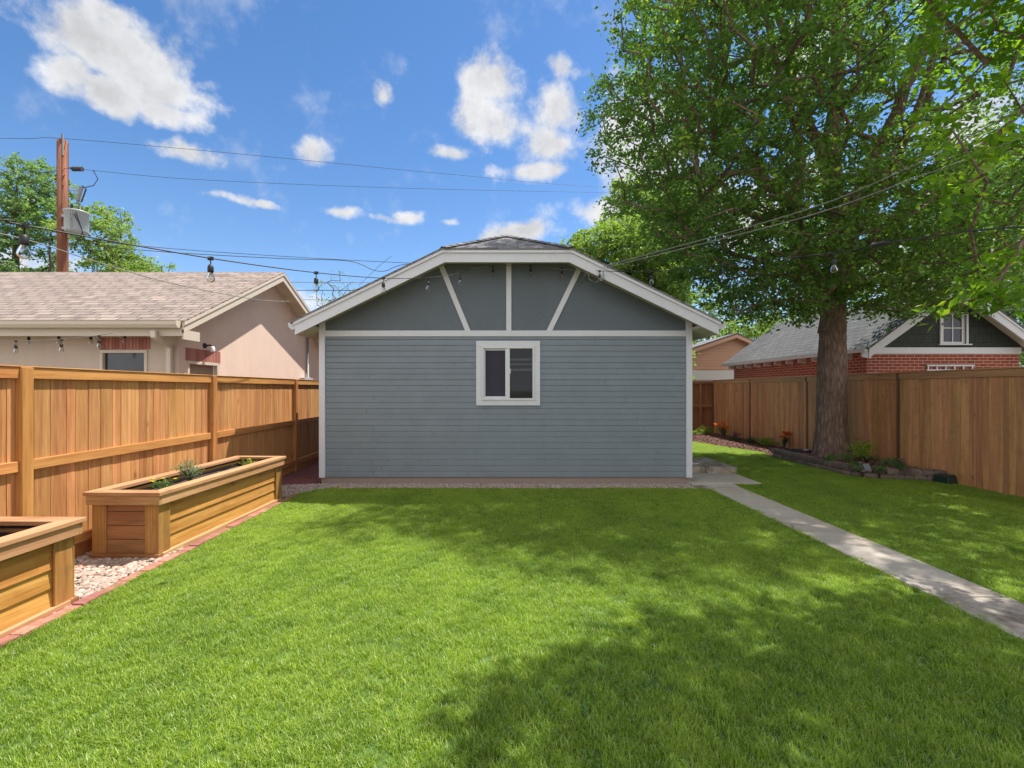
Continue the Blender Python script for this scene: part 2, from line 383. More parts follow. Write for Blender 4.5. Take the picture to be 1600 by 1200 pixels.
def m_grass():
    m, nt, b = nm('grass blades'); q = NB(nt); P = q.pos(); rn = q.rnd()
    a = q.noise(P, .55, 4, .6); a2 = q.noise(P, 2.6, 4, .6); a3 = q.noise(P, 12, 3, .6)
    oi = q.n.new('ShaderNodeObjectInfo').outputs['Random']
    stp = q.noise(q.scale(P, (1.9, .10, 1)), 1.0, 2, .5)   # mower stripes
    t = q.math('ADD', q.math('MULTIPLY', a, .35), q.math('ADD', q.math('MULTIPLY', stp, .25), q.math('ADD', q.math('MULTIPLY', a2, .55), q.math('ADD', q.math('MULTIPLY', rn, .35), q.math('MULTIPLY', oi, .15)))))
    cc = q.mix(q.math('MULTIPLY', q.math('SUBTRACT', t, .44), 1.75, clamp=True), (.082, .195, .023, 1), (.40, .53, .065, 1))
    dry = q.math('MULTIPLY', q.math('SUBTRACT', a3, .54, clamp=True), 3.5, clamp=True)
    dry = q.math('MULTIPLY', dry, q.math('GREATER_THAN', rn, .5))
    cc = q.mix(q.math('MULTIPLY', dry, .6), cc, (.46, .45, .15, 1))
    cc = q.mix(q.math('MULTIPLY', q.math('GREATER_THAN', rn, .90), .65), cc, (.46, .50, .27, 1))
    q.set(b.inputs['Base Color'], cc); b.inputs['Roughness'].default_value = .42; b.inputs['Specular IOR Level'].default_value = .4
    tr = q.node('ShaderNodeBsdfTranslucent'); q.set(tr.inputs[0], q.mix(1, cc, (1.25, 1.3, .55, 1), 'MULTIPLY'))
    mx = q.node('ShaderNodeMixShader', {0: .48}); q.l.new(b.outputs[0], mx.inputs[1]); q.l.new(tr.outputs[0], mx.inputs[2])
    q.l.new(mx.outputs[0], nt.nodes['Material Output'].inputs[0]); return m
M['grass'] = m_grass()
def m_ground(name, c1, c2, s=3):
    m, nt, b = nm(name); q = NB(nt); P = q.obj(); n = q.noise(P, s, 8, .65)
    q.set(b.inputs['Base Color'], q.mix(n, c4(c1), c4(c2))); b.inputs['Roughness'].default_value = .95
    q.l.new(q.bump(q.noise(P, 50, 5), .8, .02), b.inputs['Normal']); return m
M['turf'] = m_ground('turf soil', (.05, .10, .015), (.09, .16, .025), 8)
M['dirt'] = m_ground('far ground', (.16, .14, .10), (.24, .22, .17))
M['asphalt'] = m_ground('alley gravel', (.18, .17, .16), (.28, .26, .24))
M['mulchbase'] = m_ground('mulch base', (.05, .022, .016), (.10, .045, .032), 20)
M['gravelbase'] = m_ground('gravel base', (.16, .13, .11), (.24, .2, .17), 20)
def m_rndcol(name, stops, rough=.85):
    m, nt, b = nm(name); q = NB(nt); rn = q.rnd(); n = q.noise(q.obj(), 60, 4)
    cc = q.ramp(rn, stops); cc = q.mix(1, cc, q.math('ADD', q.math('MULTIPLY', n, .6), .7), 'MULTIPLY')
    q.set(b.inputs['Base Color'], cc); b.inputs['Roughness'].default_value = rough; return m
M['stones'] = m_rndcol('river stones', [(0, (.44, .35, .27, 1)), (.3, (.32, .24, .19, 1)), (.5, (.52, .45, .38, 1)), (.75, (.28, .22, .19, 1)), (.93, (.42, .28, .2, 1)), (1., (.34, .10, .08, 1))])
M['pea'] = m_rndcol('pea gravel', [(0, (.40, .31, .26, 1)), (.4, (.28, .20, .18, 1)), (.7, (.48, .42, .38, 1)), (1., (.24, .13, .11, 1))])
M['mulch'] = m_rndcol('bark mulch', [(0, (.13, .055, .04, 1)), (.5, (.19, .08, .055, 1)), (.8, (.10, .045, .035, 1)), (1., (.28, .15, .10, 1))])

# ------------------------------------------------------------------ camera
cam = bpy.data.cameras.new('camera'); co = bpy.data.objects.new('camera', cam); col.objects.link(co); sc.camera = co
co.location = (0, 0, CH); co.rotation_euler = (R(90), 0, 0)
cam.sensor_width = 36; cam.lens = F/1600*36; cam.shift_x = (800-VX)/1600; cam.shift_y = (VY-600)/1600
cam.clip_end = 2000; cam.clip_start = .05

# ------------------------------------------------------------------ light and sky
SUN = Vector((.375, .25, 1.)).normalized()
EL = math.asin(SUN.z); AZ = math.atan2(SUN.x, SUN.y)
sl = bpy.data.lights.new('sun', 'SUN'); sl.energy = 3.2; sl.angle = R(.6); sl.color = (1, .955, .88)
so = bpy.data.objects.new('sun', sl); col.objects.link(so); so.rotation_euler = SUN.to_track_quat('Z', 'Y').to_euler(); so.location = (10, 10, 30)
w = bpy.data.worlds.new('World'); sc.world = w; w.use_nodes = True; nt = w.node_tree; q = NB(nt)
bg = nt.nodes['Background']; SKYS = .14; bg.inputs[1].default_value = SKYS
sky = q.node('ShaderNodeTexSky', sky_type='NISHITA'); sky.sun_disc = False; sky.sun_elevation = EL; sky.sun_rotation = AZ
sky.altitude = 1600; sky.air_density = 1.0; sky.dust_density = .6; sky.ozone_density = 2.2
hs = q.node('ShaderNodeHueSaturation', {'Saturation': 1.2, 'Value': .57, 'Color': sky.outputs[0]})
D = q.n.new('ShaderNodeTexCoord').outputs['Generated']
clouds = [  # px, py, rx, ry, tilt, weight
 (130,60,95,62,0,1.15),(100,110,62,48,0,1.05),(170,145,70,40,0,1.1),(75,60,45,45,0,.95),(215,85,110,70,0,1.15),(255,135,95,58,-6,1.1),(262,175,60,26,0,1.),(95,100,60,38,0,.7),(310,130,42,16,-15,.8),(180,25,60,26,0,1.),
 (35,60,45,14,-10,.45),(285,235,58,25,4,.9),(490,242,36,28,0,.95),(350,308,62,12,-2,.8),(405,316,28,8,0,.8),(530,332,38,12,0,.9),
 (642,338,30,12,-6,.9),(598,342,28,7,0,.55),(600,152,20,24,-50,.75),(765,125,62,46,20,1.),(770,190,75,44,10,1.),(712,240,42,15,-5,.85),(700,345,20,6,0,.5),
 (885,105,46,22,15,.85),(875,170,60,50,0,1.),(860,230,70,40,0,1.),(840,270,88,20,3,1.),(815,362,92,22,-8,.95),(930,330,90,30,0,.8),
 (1010,230,130,120,0,.95),(1200,330,170,90,0,.8),(1450,420,190,90,0,.85),(1250,100,120,60,0,.8),(1530,180,150,60,0,.85),(30,410,120,40,0,.7),(510,470,150,22,0,.55)]
wn = q.node('ShaderNodeTexNoise', {'Scale': 9., 'Detail': 6., 'Roughness': .6}); q.l.new(D, wn.inputs['Vector'])
wv = q.node('ShaderNodeVectorMath', operation='MULTIPLY_ADD'); sb = q.node('ShaderNodeVectorMath', operation='SUBTRACT'); q.l.new(wn.outputs['Color'], sb.inputs[0]); sb.inputs[1].default_value = (.5, .5, .5)
q.l.new(sb.outputs[0], wv.inputs[0]); wv.inputs[1].default_value = (.06, .06, .04); q.l.new(D, wv.inputs[2])
best = None; shade = None
for px, py, rx, ry, tl, wt in clouds:
    v = Vector(((px-VX)/F, 1, (VY-py)/F)); L = v.length; dcn = v/L
    th = math.atan2(math.hypot(v.x, v.z), 1); k = math.cos(th)**1.5
    rz = -math.atan2(dcn.x, dcn.y); el = math.asin(dcn.z)
    Rm = Matrix.Rotation(rz, 3, 'Z') @ Matrix.Rotation(el, 3, 'X') @ Matrix.Rotation(R(tl), 3, 'Y')
    mp = q.n.new('ShaderNodeMapping'); mp.vector_type = 'TEXTURE'; q.l.new(wv.outputs[0], mp.inputs[0])
    mp.inputs['Location'].default_value = dcn; mp.inputs['Rotation'].default_value = Rm.to_euler('XYZ'); mp.inputs['Scale'].default_value = (rx/F*k, .6, ry/F*k)
    ln = q.node('ShaderNodeVectorMath', operation='LENGTH'); q.l.new(mp.outputs[0], ln.inputs[0])
    d = q.math('MULTIPLY', q.math('SUBTRACT', 1.25, ln.outputs['Value'], clamp=True), wt)
    best = d if best is None else q.math('SMOOTH_MAX', best, d, .12)
n1 = q.noise(D, 11, 10, .61); sd = q.node('ShaderNodeSeparateXYZ'); q.l.new(D, sd.inputs[0])
back = q.math('MULTIPLY', q.math('SUBTRACT', .25, sd.outputs[1], clamp=True), 1.6, clamp=True)   # unseen cloud cover added behind the camera as neutral fill on the facade
fill_deck = q.math('MULTIPLY', back, q.math('ADD', .75, q.math('MULTIPLY', q.noise(D, 2.2, 4, .5), .9)))
best = q.math('MAXIMUM', best, fill_deck)
dd = q.math('ADD', best, q.math('MULTIPLY', q.math('SUBTRACT', n1, .5), 2.7))
al = q.node('ShaderNodeMapRange', {0: dd, 1: .14, 2: .92}, interpolation_type='SMOOTHSTEP').outputs[0]
al = q.math('MULTIPLY', al, q.math('MULTIPLY', best, 4, clamp=True))
core = q.math('MULTIPLY', q.math('SUBTRACT', dd, .35, clamp=True), 1.1, clamp=True)
up = q.node('ShaderNodeVectorMath', operation='ADD'); q.l.new(D, up.inputs[0]); up.inputs[1].default_value = (.012, 0, .028)
lit = q.math('ADD', .92, q.math('ADD', q.math('MULTIPLY', q.math('SUBTRACT', q.noise(D, 7, 7, .6), .5), .5), q.math('MULTIPLY', q.math('SUBTRACT', n1, q.noise(up.outputs[0], 11, 10, .61)), .8)))
lit = q.math('SUBTRACT', lit, q.math('MULTIPLY', core, .16)); lit = q.math('ADD', lit, q.math('MULTIPLY', back, .5))  # brightens the added fill clouds
CK = 2.75
cw = q.mix(1, (CK*.985, CK*1.0, CK*1.03, 1), lit, 'MULTIPLY')
hz = q.math('MULTIPLY', q.math('POWER', q.math('SUBTRACT', 1, q.math('ABSOLUTE', sd.outputs[2]), clamp=True), 5.), .42)   # pale air low over the horizon
fin = q.mix(al, q.mix(hz, hs.outputs[0], (1.9, 2.25, 2.6, 1)), cw)
q.l.new(fin, bg.inputs[0])
w.cycles.sampling_method = 'MANUAL'; w.cycles.sample_map_resolution = 512
sc.view_settings.view_transform = 'Standard'; sc.view_settings.look = 'None'; sc.view_settings.exposure = 1.32; sc.view_settings.gamma = 1
sc.cycles.max_bounces = 6; sc.cycles.diffuse_bounces = 3; sc.cycles.glossy_bounces = 2; sc.cycles.transmission_bounces = 3; sc.cycles.transparent_max_bounces = 8
sc.cycles.use_denoising = True; sc.cycles.use_adaptive_sampling = True; sc.cycles.adaptive_threshold = .02
sc.render.use_persistent_data = False
# ------------------------------------------------------------------ ground
def sheet(name, pts, z, mat, kind='structure', label=None):
    b = MB(); b.face([(p[0], p[1], z) for p in pts]); o = b.build(name, mat); o['kind'] = kind
    if label: o['label'] = label
    return o
def slab(name, x0, x1, y0, y1, z, mat, thick=.12, bev=.006):
    b = MB(); b.box((x0, y0, z-thick), (x1, y1, z)); o = b.build(name, mat, bevel=bev); o['kind'] = 'structure'; return o
sheet('ground', [(-400,-400),(400,-400),(400,400),(-400,400)], -.06, M['dirt'])
sheet('alley', [(-60,13.6),(60,13.6),(60,18.5),(-60,18.5)], -.05, M['asphalt'])
FL, FR = -3.88, 7.40          # fence lines
GX0, GX1, GY = -2.965, 3.07, 7.40   # garage corners and front
PX0, PX1 = 3.19, 3.73         # path
lawn_l = [(-3.0, -1), (PX0+.02, -1), (PX0+.02, 7.02), (2.2, 7.06), (0, 7.03), (-1.5, 7.05), (-2.7, 7.05), (-3.0, 6.75)]
bed = [(7.36,7.55),(6.9,7.70),(6.45,7.76),(6.28,7.86),(6.16,8.15),(6.13,8.9),(6.14,10.35)]
mulch_edge = [(6.35,11.0),(5.95,12.1),(5.55,13.3),(4.6,14.3),(3.4,15.0)]
lawn_r = [(PX1-.02,-1),(7.36,-1)]+bed+mulch_edge+[(3.09,15.2),(3.09,9.32),(4.24,9.32),(4.24,8.22),(4.2,7.33),(PX1-.02,7.33)]
M_l = sheet('lawn', lawn_l, 0, M['turf']); M_r = sheet('lawn', lawn_r, 0, M['turf'])
slab('path', PX0, PX1, -1.2, 1.9, .018, M['concrete']); 
yy = 1.9
for L in (1.45, 1.32, 1.35, 1.3): slab('path', PX0+random.uniform(-.01,.01), PX1+random.uniform(-.01,.01), yy+.008, yy+L, .018+random.uniform(0,.008), M['concrete']); yy += L
slab('path', 3.0, 4.18, 7.335, 8.19, .035, M['concrete'])
st = MB().box((3.09, 8.19, -.1), (4.22, 9.3, .15)).build('concrete_step', M['concrete'], bevel=.012, loc=(3.6, 8.7, 0))
tag(st, 'low concrete doorstep slab at the right side of the grey garage', 'step')
sheet('gravel_bed', [(FL-.05,-1),(-3.0,-1),(-3.0,7.3),(FL-.05,7.3)], -.004, M['gravelbase'])
sheet('gravel_strip', [(-3.0,6.75),(-2.7,7.05),(2.2,7.06),(3.2,7.02),(3.2,7.42),(-3.0,7.42)], -.006, M['gravelbase'])
b = MB().box((FL-.02, 7.3, -.1), (GX0-.05, 15.8, .012)); o = b.build('paver_path', M['pavers']); o['kind'] = 'structure'
mulch_poly = [(6.14,10.35)]+mulch_edge+[(3.1,15.7),(7.36,15.7),(7.36,10.35)]
sheet('mulch_ground', mulch_poly, .012, M['mulchbase'])
sheet('flower_bed_soil', [p for p in bed]+[(7.36,10.35)], .15, M['mulchbase'])

# grass: tufts scattered over the lawns
gcol = bpy.data.collections.new('tufts')
def make_tuft(i, n=34, rad=.038, h0=.030, h1=.055):
    rs = np.random.default_rng(100+i)
    V = []; Fc = []; rn = []
    for k in range(n):
        a = rs.uniform(0, 6.283); r = rad*math.sqrt(rs.uniform()); x, y = r*math.cos(a), r*math.sin(a)
        h = rs.uniform(h0, h1); az = rs.uniform(0, 6.283); lean = rs.uniform(.1, 1.1)*h; wd = rs.uniform(.0008, .0015)
        dx, dy = math.cos(az), math.sin(az); sx, sy = -dy*wd, dx*wd; t = rs.uniform()
        n0 = len(V)
        V += [(x-sx, y-sy, -.004), (x+sx, y+sy, -.004), (x+sx+dx*lean*.35, y+sy+dy*lean*.35, h*.6), (x-sx+dx*lean*.35, y-sy+dy*lean*.35, h*.6)]
        V += [(x+dx*lean+sx*.2, y+dy*lean+sy*.2, h*.95), (x+dx*lean-sx*.2, y+dy*lean-sy*.2, h*.95)]
        Fc += [(n0, n0+1, n0+2, n0+3), (n0+3, n0+2, n0+4, n0+5)]; rn += [t, t]
    o = npmesh('tuft', np.array(V), np.array(Fc), np.array(rn), M['grass'], link=False); gcol.objects.link(o); return o
for i in range(7): make_tuft(i, 44, .038, .015+.002*(i % 3), .028+.0035*(i % 4))
def scatter(o, density, seed):
    ng = bpy.data.node_groups.new('grass_scatter', 'GeometryNodeTree')
    ng.interface.new_socket('Geometry', in_out='INPUT', socket_type='NodeSocketGeometry'); ng.interface.new_socket('Geometry', in_out='OUTPUT', socket_type='NodeSocketGeometry')
    N = ng.nodes; Lk = ng.links
    gi = N.new('NodeGroupInput'); go = N.new('NodeGroupOutput')
    dp = N.new('GeometryNodeDistributePointsOnFaces'); dp.inputs['Density'].default_value = density; dp.inputs['Seed'].default_value = seed
    ci = N.new('GeometryNodeCollectionInfo'); ci.inputs[0].default_value = gcol; ci.inputs['Separate Children'].default_value = True; ci.inputs['Reset Children'].default_value = True
    ip = N.new('GeometryNodeInstanceOnPoints'); ip.inputs['Pick Instance'].default_value = True
    rv = N.new('FunctionNodeRandomValue'); rv.data_type = 'FLOAT_VECTOR'; rv.inputs[0].default_value = (-.12,-.12,0); rv.inputs[1].default_value = (.12,.12,6.283)
    rs = N.new('FunctionNodeRandomValue'); rs.data_type = 'FLOAT'; rs.inputs[2].default_value = .7; rs.inputs[3].default_value = 1.25
    jg = N.new('GeometryNodeJoinGeometry')
    Lk.new(gi.outputs[0], dp.inputs[0]); Lk.new(dp.outputs['Points'], ip.inputs['Points']); Lk.new(ci.outputs[0], ip.inputs['Instance'])
    Lk.new(rv.outputs[0], ip.inputs['Rotation']); Lk.new(rs.outputs[1], ip.inputs['Scale']); Lk.new(ip.outputs[0], go.inputs[0])
    m = o.modifiers.new('scatter', 'NODES'); m.node_group = ng
for pts, s in ((lawn_l, 1), (lawn_r, 2)):
    ps = []
    cen = Vector((sum(p[0] for p in pts)/len(pts), sum(p[1] for p in pts)/len(pts)))
    b = MB(); b.face([(p[0], max(p[1], 1.0), .001) for p in pts if True][:]) 
    o = b.build('grass', M['grass']); o['kind'] = 'stuff'; o['label'] = 'bright green mown grass of the lawn left of the path' if s == 1 else 'green mown grass between the concrete path and the right fence'; o['category'] = 'grass'
    scatter(o, 950, s)

# stones and chips
def ico():
    t = (1+5**.5)/2
    v = np.array([(-1,t,0),(1,t,0),(-1,-t,0),(1,-t,0),(0,-1,t),(0,1,t),(0,-1,-t),(0,1,-t),(t,0,-1),(t,0,1),(-t,0,-1),(-t,0,1)], float); v /= np.linalg.norm(v[0])
    f = np.array([(0,11,5),(0,5,1),(0,1,7),(0,7,10),(0,10,11),(1,5,9),(5,11,4),(11,10,2),(10,7,6),(7,1,8),(3,9,4),(3,4,2),(3,2,6),(3,6,8),(3,8,9),(4,9,5),(2,4,11),(6,2,10),(8,6,7),(9,8,1)])
    return v, f
def ico2():
    v, f = ico(); v = [tuple(x) for x in v]; mid = {}; nf = []
    def m(a, b):
        k = (min(a,b), max(a,b))
        if k not in mid:
            p = (np.array(v[a])+np.array(v[b])); p /= np.linalg.norm(p); v.append(tuple(p)); mid[k] = len(v)-1
        return mid[k]
    for a, b_, c in f:
        x, y, z = m(a,b_), m(b_,c), m(c,a); nf += [(a,x,z),(b_,y,x),(c,z,y),(x,y,z)]
    return np.array(v), np.array(nf)
def inpoly(x, y, poly):
    ins = np.zeros(len(x), bool); j = len(poly)-1
    for i in range(len(poly)):
        xi, yi = poly[i][:2]; xj, yj = poly[j][:2]
        c = ((yi > y) != (yj > y)) & (x < (xj-xi)*(y-yi)/(yj-yi+1e-12)+xi); ins ^= c; j = i
    return ins
def rubble(name, poly, dens, s0, s1, z, mat, label, flat=.5, geo=None, seed=1, chips=False, cat=None):
    rs = np.random.default_rng(seed); P = np.array([p[:2] for p in poly]); lo, hi = P.min(0), P.max(0)
    n = int(dens*(hi-lo).prod()); x = rs.uniform(lo[0], hi[0], n); y = rs.uniform(lo[1], hi[1], n); k = inpoly(x, y, poly); x = x[k]; y = y[k]; n = len(x)
    bv, bf = geo or ico(); nv = len(bv)
    sz = rs.uniform(s0, s1, n)[:, None]*rs.uniform(.7, 1.3, (n, 3)); sz[:, 2] *= flat
    if chips: sz[:, 0] *= 2.2; sz[:, 1] *= .7
    V = bv[None]*(1+rs.uniform(-.14, .14, (n, nv, 1)))*sz[:, None]
    a = rs.uniform(0, 6.283, n); t = rs.uniform(-.4, .4, n) if not chips else rs.uniform(-.7, .7, n)
    ct, s_ = np.cos(t)[:, None], np.sin(t)[:, None]; X = V[..., 0]*ct+V[..., 2]*s_; Z = -V[..., 0]*s_+V[..., 2]*ct
    ca, sa = np.cos(a)[:, None], np.sin(a)[:, None]; XX = X*ca-V[..., 1]*sa; YY = X*sa+V[..., 1]*ca
    Z = Z+z+sz[:, 2:3]*.6+rs.uniform(0, s1*.5, (n, 1))
    V = np.stack([XX+x[:, None], YY+y[:, None], Z], -1).reshape(-1, 3)
    Fc = (bf[None]+(np.arange(n)*nv)[:, None, None]).reshape(-1, 3)
    o = npmesh(name, V, Fc, np.repeat(rs.uniform(0, 1, n), len(bf)), mat, smooth=not chips); tag(o, label, cat or name, kind='stuff'); return o
rubble('river_stones', [(FL+.02,2.9),(-3.07,2.9),(-3.07,4.4),(FL+.02,4.4)], 2600, .011, .027, 0, M['stones'], 'pale tan and grey river stones between the two wooden planters', .5, ico2(), 3)
rubble('pea_gravel', [(-3.08,6.5),(-2.72,7.06),(2.2,7.07),(3.0,7.03),(3.0,7.40),(GX0,7.40),(-3.5,7.3),(-3.5,6.5)], 3800, .008, .017, 0, M['pea'], 'narrow strip of small brown gravel along the foot of the grey garage', .7, None, 4)
rubble('bark_mulch', mulch_poly, 700, .012, .026, .01, M['mulch'], 'red brown bark mulch along the foot of the right fence', .35, None, 5, True)
rubble('bed_mulch', bed+[(7.36,10.35)], 900, .010, .022, .15, M['mulch'], 'dark bark mulch inside the curved block wall around the tree', .35, None, 6, True)

# brick edging along the lawn
r0 = empty('brick_edging', (-3.02, 4, 0), 'low line of red edging bricks between the planters and the lawn', 'edging')
b = MB(); y = .6
while y < 6.62:
    L = random.uniform(.192, .2); dx = random.uniform(-.006, .006)
    b.box((-3.06+dx, y, -.06), (-2.975+dx, y+L, .028+random.uniform(-.006, .006))); y += L+.006
b.build('brick_row', M['brickedge'], r0, bevel=.005)

# block retaining wall round the tree bed
r0 = empty('retaining_wall', (6.4, 8.0, 0), 'low curved two course wall of rough grey brown blocks around the tree bed', 'garden wall')
path = [Vector((p[0], p[1], 0)) for p in [(7.30,7.62),(6.9,7.76),(6.5,7.82),(6.33,7.93),(6.22,8.2),(6.19,8.9),(6.19,9.6),(6.19,10.3)]]
def along(path, s):
    for a, c in zip(path, path[1:]):
        L = (c-a).length
        if s <= L: return a+(c-a)*(s/L), (c-a).normalized()
        s -= L
    return path[-1].copy(), (path[-1]-path[-2]).normalized()
tot = sum((c-a).length for a, c in zip(path, path[1:]))
for cs in range(2):
    b = MB(); s = .0 if cs == 0 else -.08
    while s < tot:
        L = random.uniform(.15, .2); p, d = along(path, max(0, s+L/2)); n = Vector((d.y, -d.x, 0)); 
        wv_, hv = .075, .098
        a, e = d*(L/2-.004), n*wv_
        z0 = cs*.101; j = lambda: Vector((random.uniform(-.008,.008), random.uniform(-.008,.008), random.uniform(-.003,.003)))
        lo = [p-a-e+j(), p+a-e+j(), p+a+e+j(), p-a+e+j()]
        rn = random.random()
        # rough rounded face: mid ring pushed out
        c3 = [v+Vector((0,0,z0)) for v in lo]; mid = [v+((v-p).normalized()*.010)+Vector((0,0,z0+hv*.5)) for v in lo]; tp = [v-((v-p).normalized()*.006)+Vector((0,0,z0+hv)) for v in lo]
        vs = c3+mid+tp
        b.add(vs, [(0,3,2,1),(8,9,10,11)]+[(k, (k+1) % 4, 4+(k+1) % 4, 4+k) for k in range(4)]+[(4+k, 4+(k+1) % 4, 8+(k+1) % 4, 8+k) for k in range(4)], rn)
        s += L
    b.build('block_course', M['wallblock'], r0, bevel=.006)

# ------------------------------------------------------------------ garage
G = empty('garage', (.05, GY, 0), 'blue grey garage with white trim and half timbered gable at the end of the lawn', 'garage')
slope = .4865; EZ = 2.584; BZ = 3.686; RZ = 4.173; XL, XR, BL, BR, XM = -3.195, 3.335, -.93, 1.07, .07; YF = 7.0; YB = 13.9; YR = 7.87
WX0, WX1, WZ0, WZ1 = -.335, .52, 1.37, 2.24     # window opening
def lap_seams(b, x0, x1, z0, z1, y, base, ex, pr=.013):   # boards of different lengths with butt joints
    k = math.floor((z0-base)/ex+1e-6); 
    while base+k*ex < z1-1e-6:
        x = x0; a, c = max(z0, base+k*ex), min(z1, base+(k+1)*ex); rr = random.Random(k*7+int(x0*10))
        first = rr.uniform(.5, 3.0)
        while x < x1:
            e_ = min(x1, x+first); e_ = x1 if x1-e_ < .35 else e_; lap(b, x, e_-(.003 if e_ < x1 else 0), a, c, y, base, ex, pr); x = e_; first = rr.uniform(1.8, 3.6)
        k += 1
def lap(b, x0, x1, z0, z1, y, base, ex, pr=.013):
    k = math.floor((z0-base)/ex+1e-6)
    while True:
        a, c = base+k*ex, base+(k+1)*ex
        if a >= z1-1e-6: break
        lo, hi = max(a, z0), min(c, z1); f = lambda z: pr*(1-.12*(z-a)/ex) if z-a < ex*.80 else pr*.9*(1-((z-a)/ex-.8)/.2)
        if hi-lo > .002:
            rn = random.random(); zs = [lo]+([a+ex*.80] if lo < a+ex*.80 < hi else [])+[hi]
            for za, zb in zip(zs, zs[1:]): b.face([(x0,y-f(za),za),(x1,y-f(za),za),(x1,y-f(zb),zb),(x0,y-f(zb),zb)], rn)
            b.face([(x0,y,lo),(x1,y,lo),(x1,y-f(lo),lo),(x0,y-f(lo),lo)], rn)
        k += 1
SZ0, SZ1 = .125, 2.415; ex = (SZ1-SZ0)/24.6
b = MB()
lap_seams(b, GX0+.09, WX0-.05, SZ0, SZ1, GY, SZ0, ex); lap_seams(b, WX1+.05, GX1-.09, SZ0, SZ1, GY, SZ0, ex)
lap(b, WX0-.05, WX1+.05, SZ0, WZ0-.03, GY, SZ0, ex); lap(b, WX0-.05, WX1+.05, WZ1+.03, SZ1, GY, SZ0, ex)
b.build('siding', M['siding'], G)
b = MB()   # side and back walls and the inner lining
b.box((GX0+.002, GY+.02, .1), (GX0+.12, 13.5, 2.62)); b.box((GX1-.12, GY+.02, .1), (GX1-.002, 13.5, 2.62)); b.box((GX0+.12, 13.38, .1), (GX1-.12, 13.5, 2.62))
b.build('side_wall', M['siding'], G)
b = MB().box((GX0+.015, GY+.015, -.1), (GX1-.015, 13.49, .12)); b.build('foundation', M['foundation'], G)
b = MB()   # gable face
gz = lambda x: min(EZ+(x-XL)*slope, EZ+(XR-x)*slope, BZ)-.05
pts = [(GX0, gz(GX0)), (BL-.0, gz(BL)), (BR, gz(BR)), (GX1, gz(GX1))]
fr = [(GX0, GY-.004, 2.45)]+[(GX1, GY-.004, 2.45)]+[(x, GY-.004, z) for x, z in reversed(pts)]
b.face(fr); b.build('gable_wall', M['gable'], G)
b = MB()
b.box((GX0-.006, GY-.035, .115), (GX0+.09, GY+.05, 2.66)); b.box((GX1-.09, GY-.035, .115), (GX1+.006, GY+.05, 2.66))
b.build('corner_board', M['trim'], G, bevel=.003)
MB().box((GX0+.09, GY-.028, 2.405), (GX1-.09, GY+.01, 2.50)).build('belt_board', M['trim'], G, bevel=.003)
def timber(p, q_, wd):
    b = MB(); b.bar((p[0], GY-.012, p[1]), (q_[0], GY-.012, q_[1]), wd, .024, up=(0, 1, 0)); b.build('gable_timber', M['trim'], G, bevel=.003)
zf = lambda py: CH-(py-VY)/F*GY; xf = lambda px: (px-VX)/F*GY
timber((xf(688), zf(412)), (xf(732), zf(519.5)), .083); timber((xf(795), zf(410)), (xf(795), zf(519.5)), .083); timber((xf(906), zf(418)), (xf(857), zf(519.5)), .083)
# window
W = MB()
tw = .09
W.box((WX0-tw, GY-.04, WZ1), (WX1+tw, GY+.01, WZ1+.09)); W.box((WX0-tw, GY-.04, WZ0-.085), (WX1+tw, GY+.01, WZ0))
W.box((WX0-tw, GY-.038, WZ0), (WX0, GY+.01, WZ1)); W.box((WX1, GY-.038, WZ0), (WX1+tw, GY+.01, WZ1))
win = W.build('window', M['trim'], G, bevel=.003)
b = MB(); fw = .032
b.box((WX0, GY-.052, WZ1-fw), (WX1, GY+.04, WZ1-.001)); b.box((WX0, GY-.052, WZ0+.001), (WX1, GY+.04, WZ0+fw)); b.box((WX0+.001, GY-.05, WZ0+fw), (WX0+fw, GY+.04, WZ1-fw)); b.box((WX1-fw, GY-.05, WZ0+fw), (WX1-.001, GY+.04, WZ1-fw))
mx0, mx1 = xf(789.5), xf(796.5); b.box((mx0, GY-.045, WZ0+fw), (mx1, GY+.03, WZ1-fw))
b.box((mx1-.002, GY-.055, 1.80), (mx1+.012, GY-.03, 1.88))
b.build('frame', M['vinyl'], win, bevel=.003)
b = MB(); sx = .026   # sliding sash on the left, set back
b.box((WX0+fw, GY-.01, WZ1-fw-.03), (mx0, GY+.02, WZ1-fw)); b.box((WX0+fw, GY-.01, WZ0+fw), (mx0, GY+.02, WZ0+fw+.03)); b.box((WX0+fw, GY-.01, WZ0+fw+.03), (WX0+fw+sx, GY+.02, WZ1-fw-.03))
b.build('sash', M['vinyl'], win, bevel=.002)
MB().box((WX0+fw+sx, GY+.0, WZ0+fw+.03), (mx0, GY+.004, WZ1-fw-.03)).build('insect_screen', M['screen'], win)
MB().box((mx1, GY+.0, WZ0+fw), (WX1-fw, GY+.004, WZ1-fw)).build('pane', M['clear'], win)
b = MB()   # added behind the pane: dark panel for the unlit room, bars imitating reflected bands
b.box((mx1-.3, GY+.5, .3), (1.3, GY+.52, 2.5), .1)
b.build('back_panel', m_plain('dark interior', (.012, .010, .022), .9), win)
b = MB(); b.box((mx1-.2, GY+.28, 2.03), (1.0, GY+.33, 2.07)); b.box((mx1-.2, GY+.3, 1.955), (1.0, GY+.32, 1.985)); b.box((mx1-.2, GY+.35, 1.86), (1.0, GY+.37, 1.9))
b.build('reflection_bar', m_plain('grey shelf', (.22, .21, .26), .7), win)
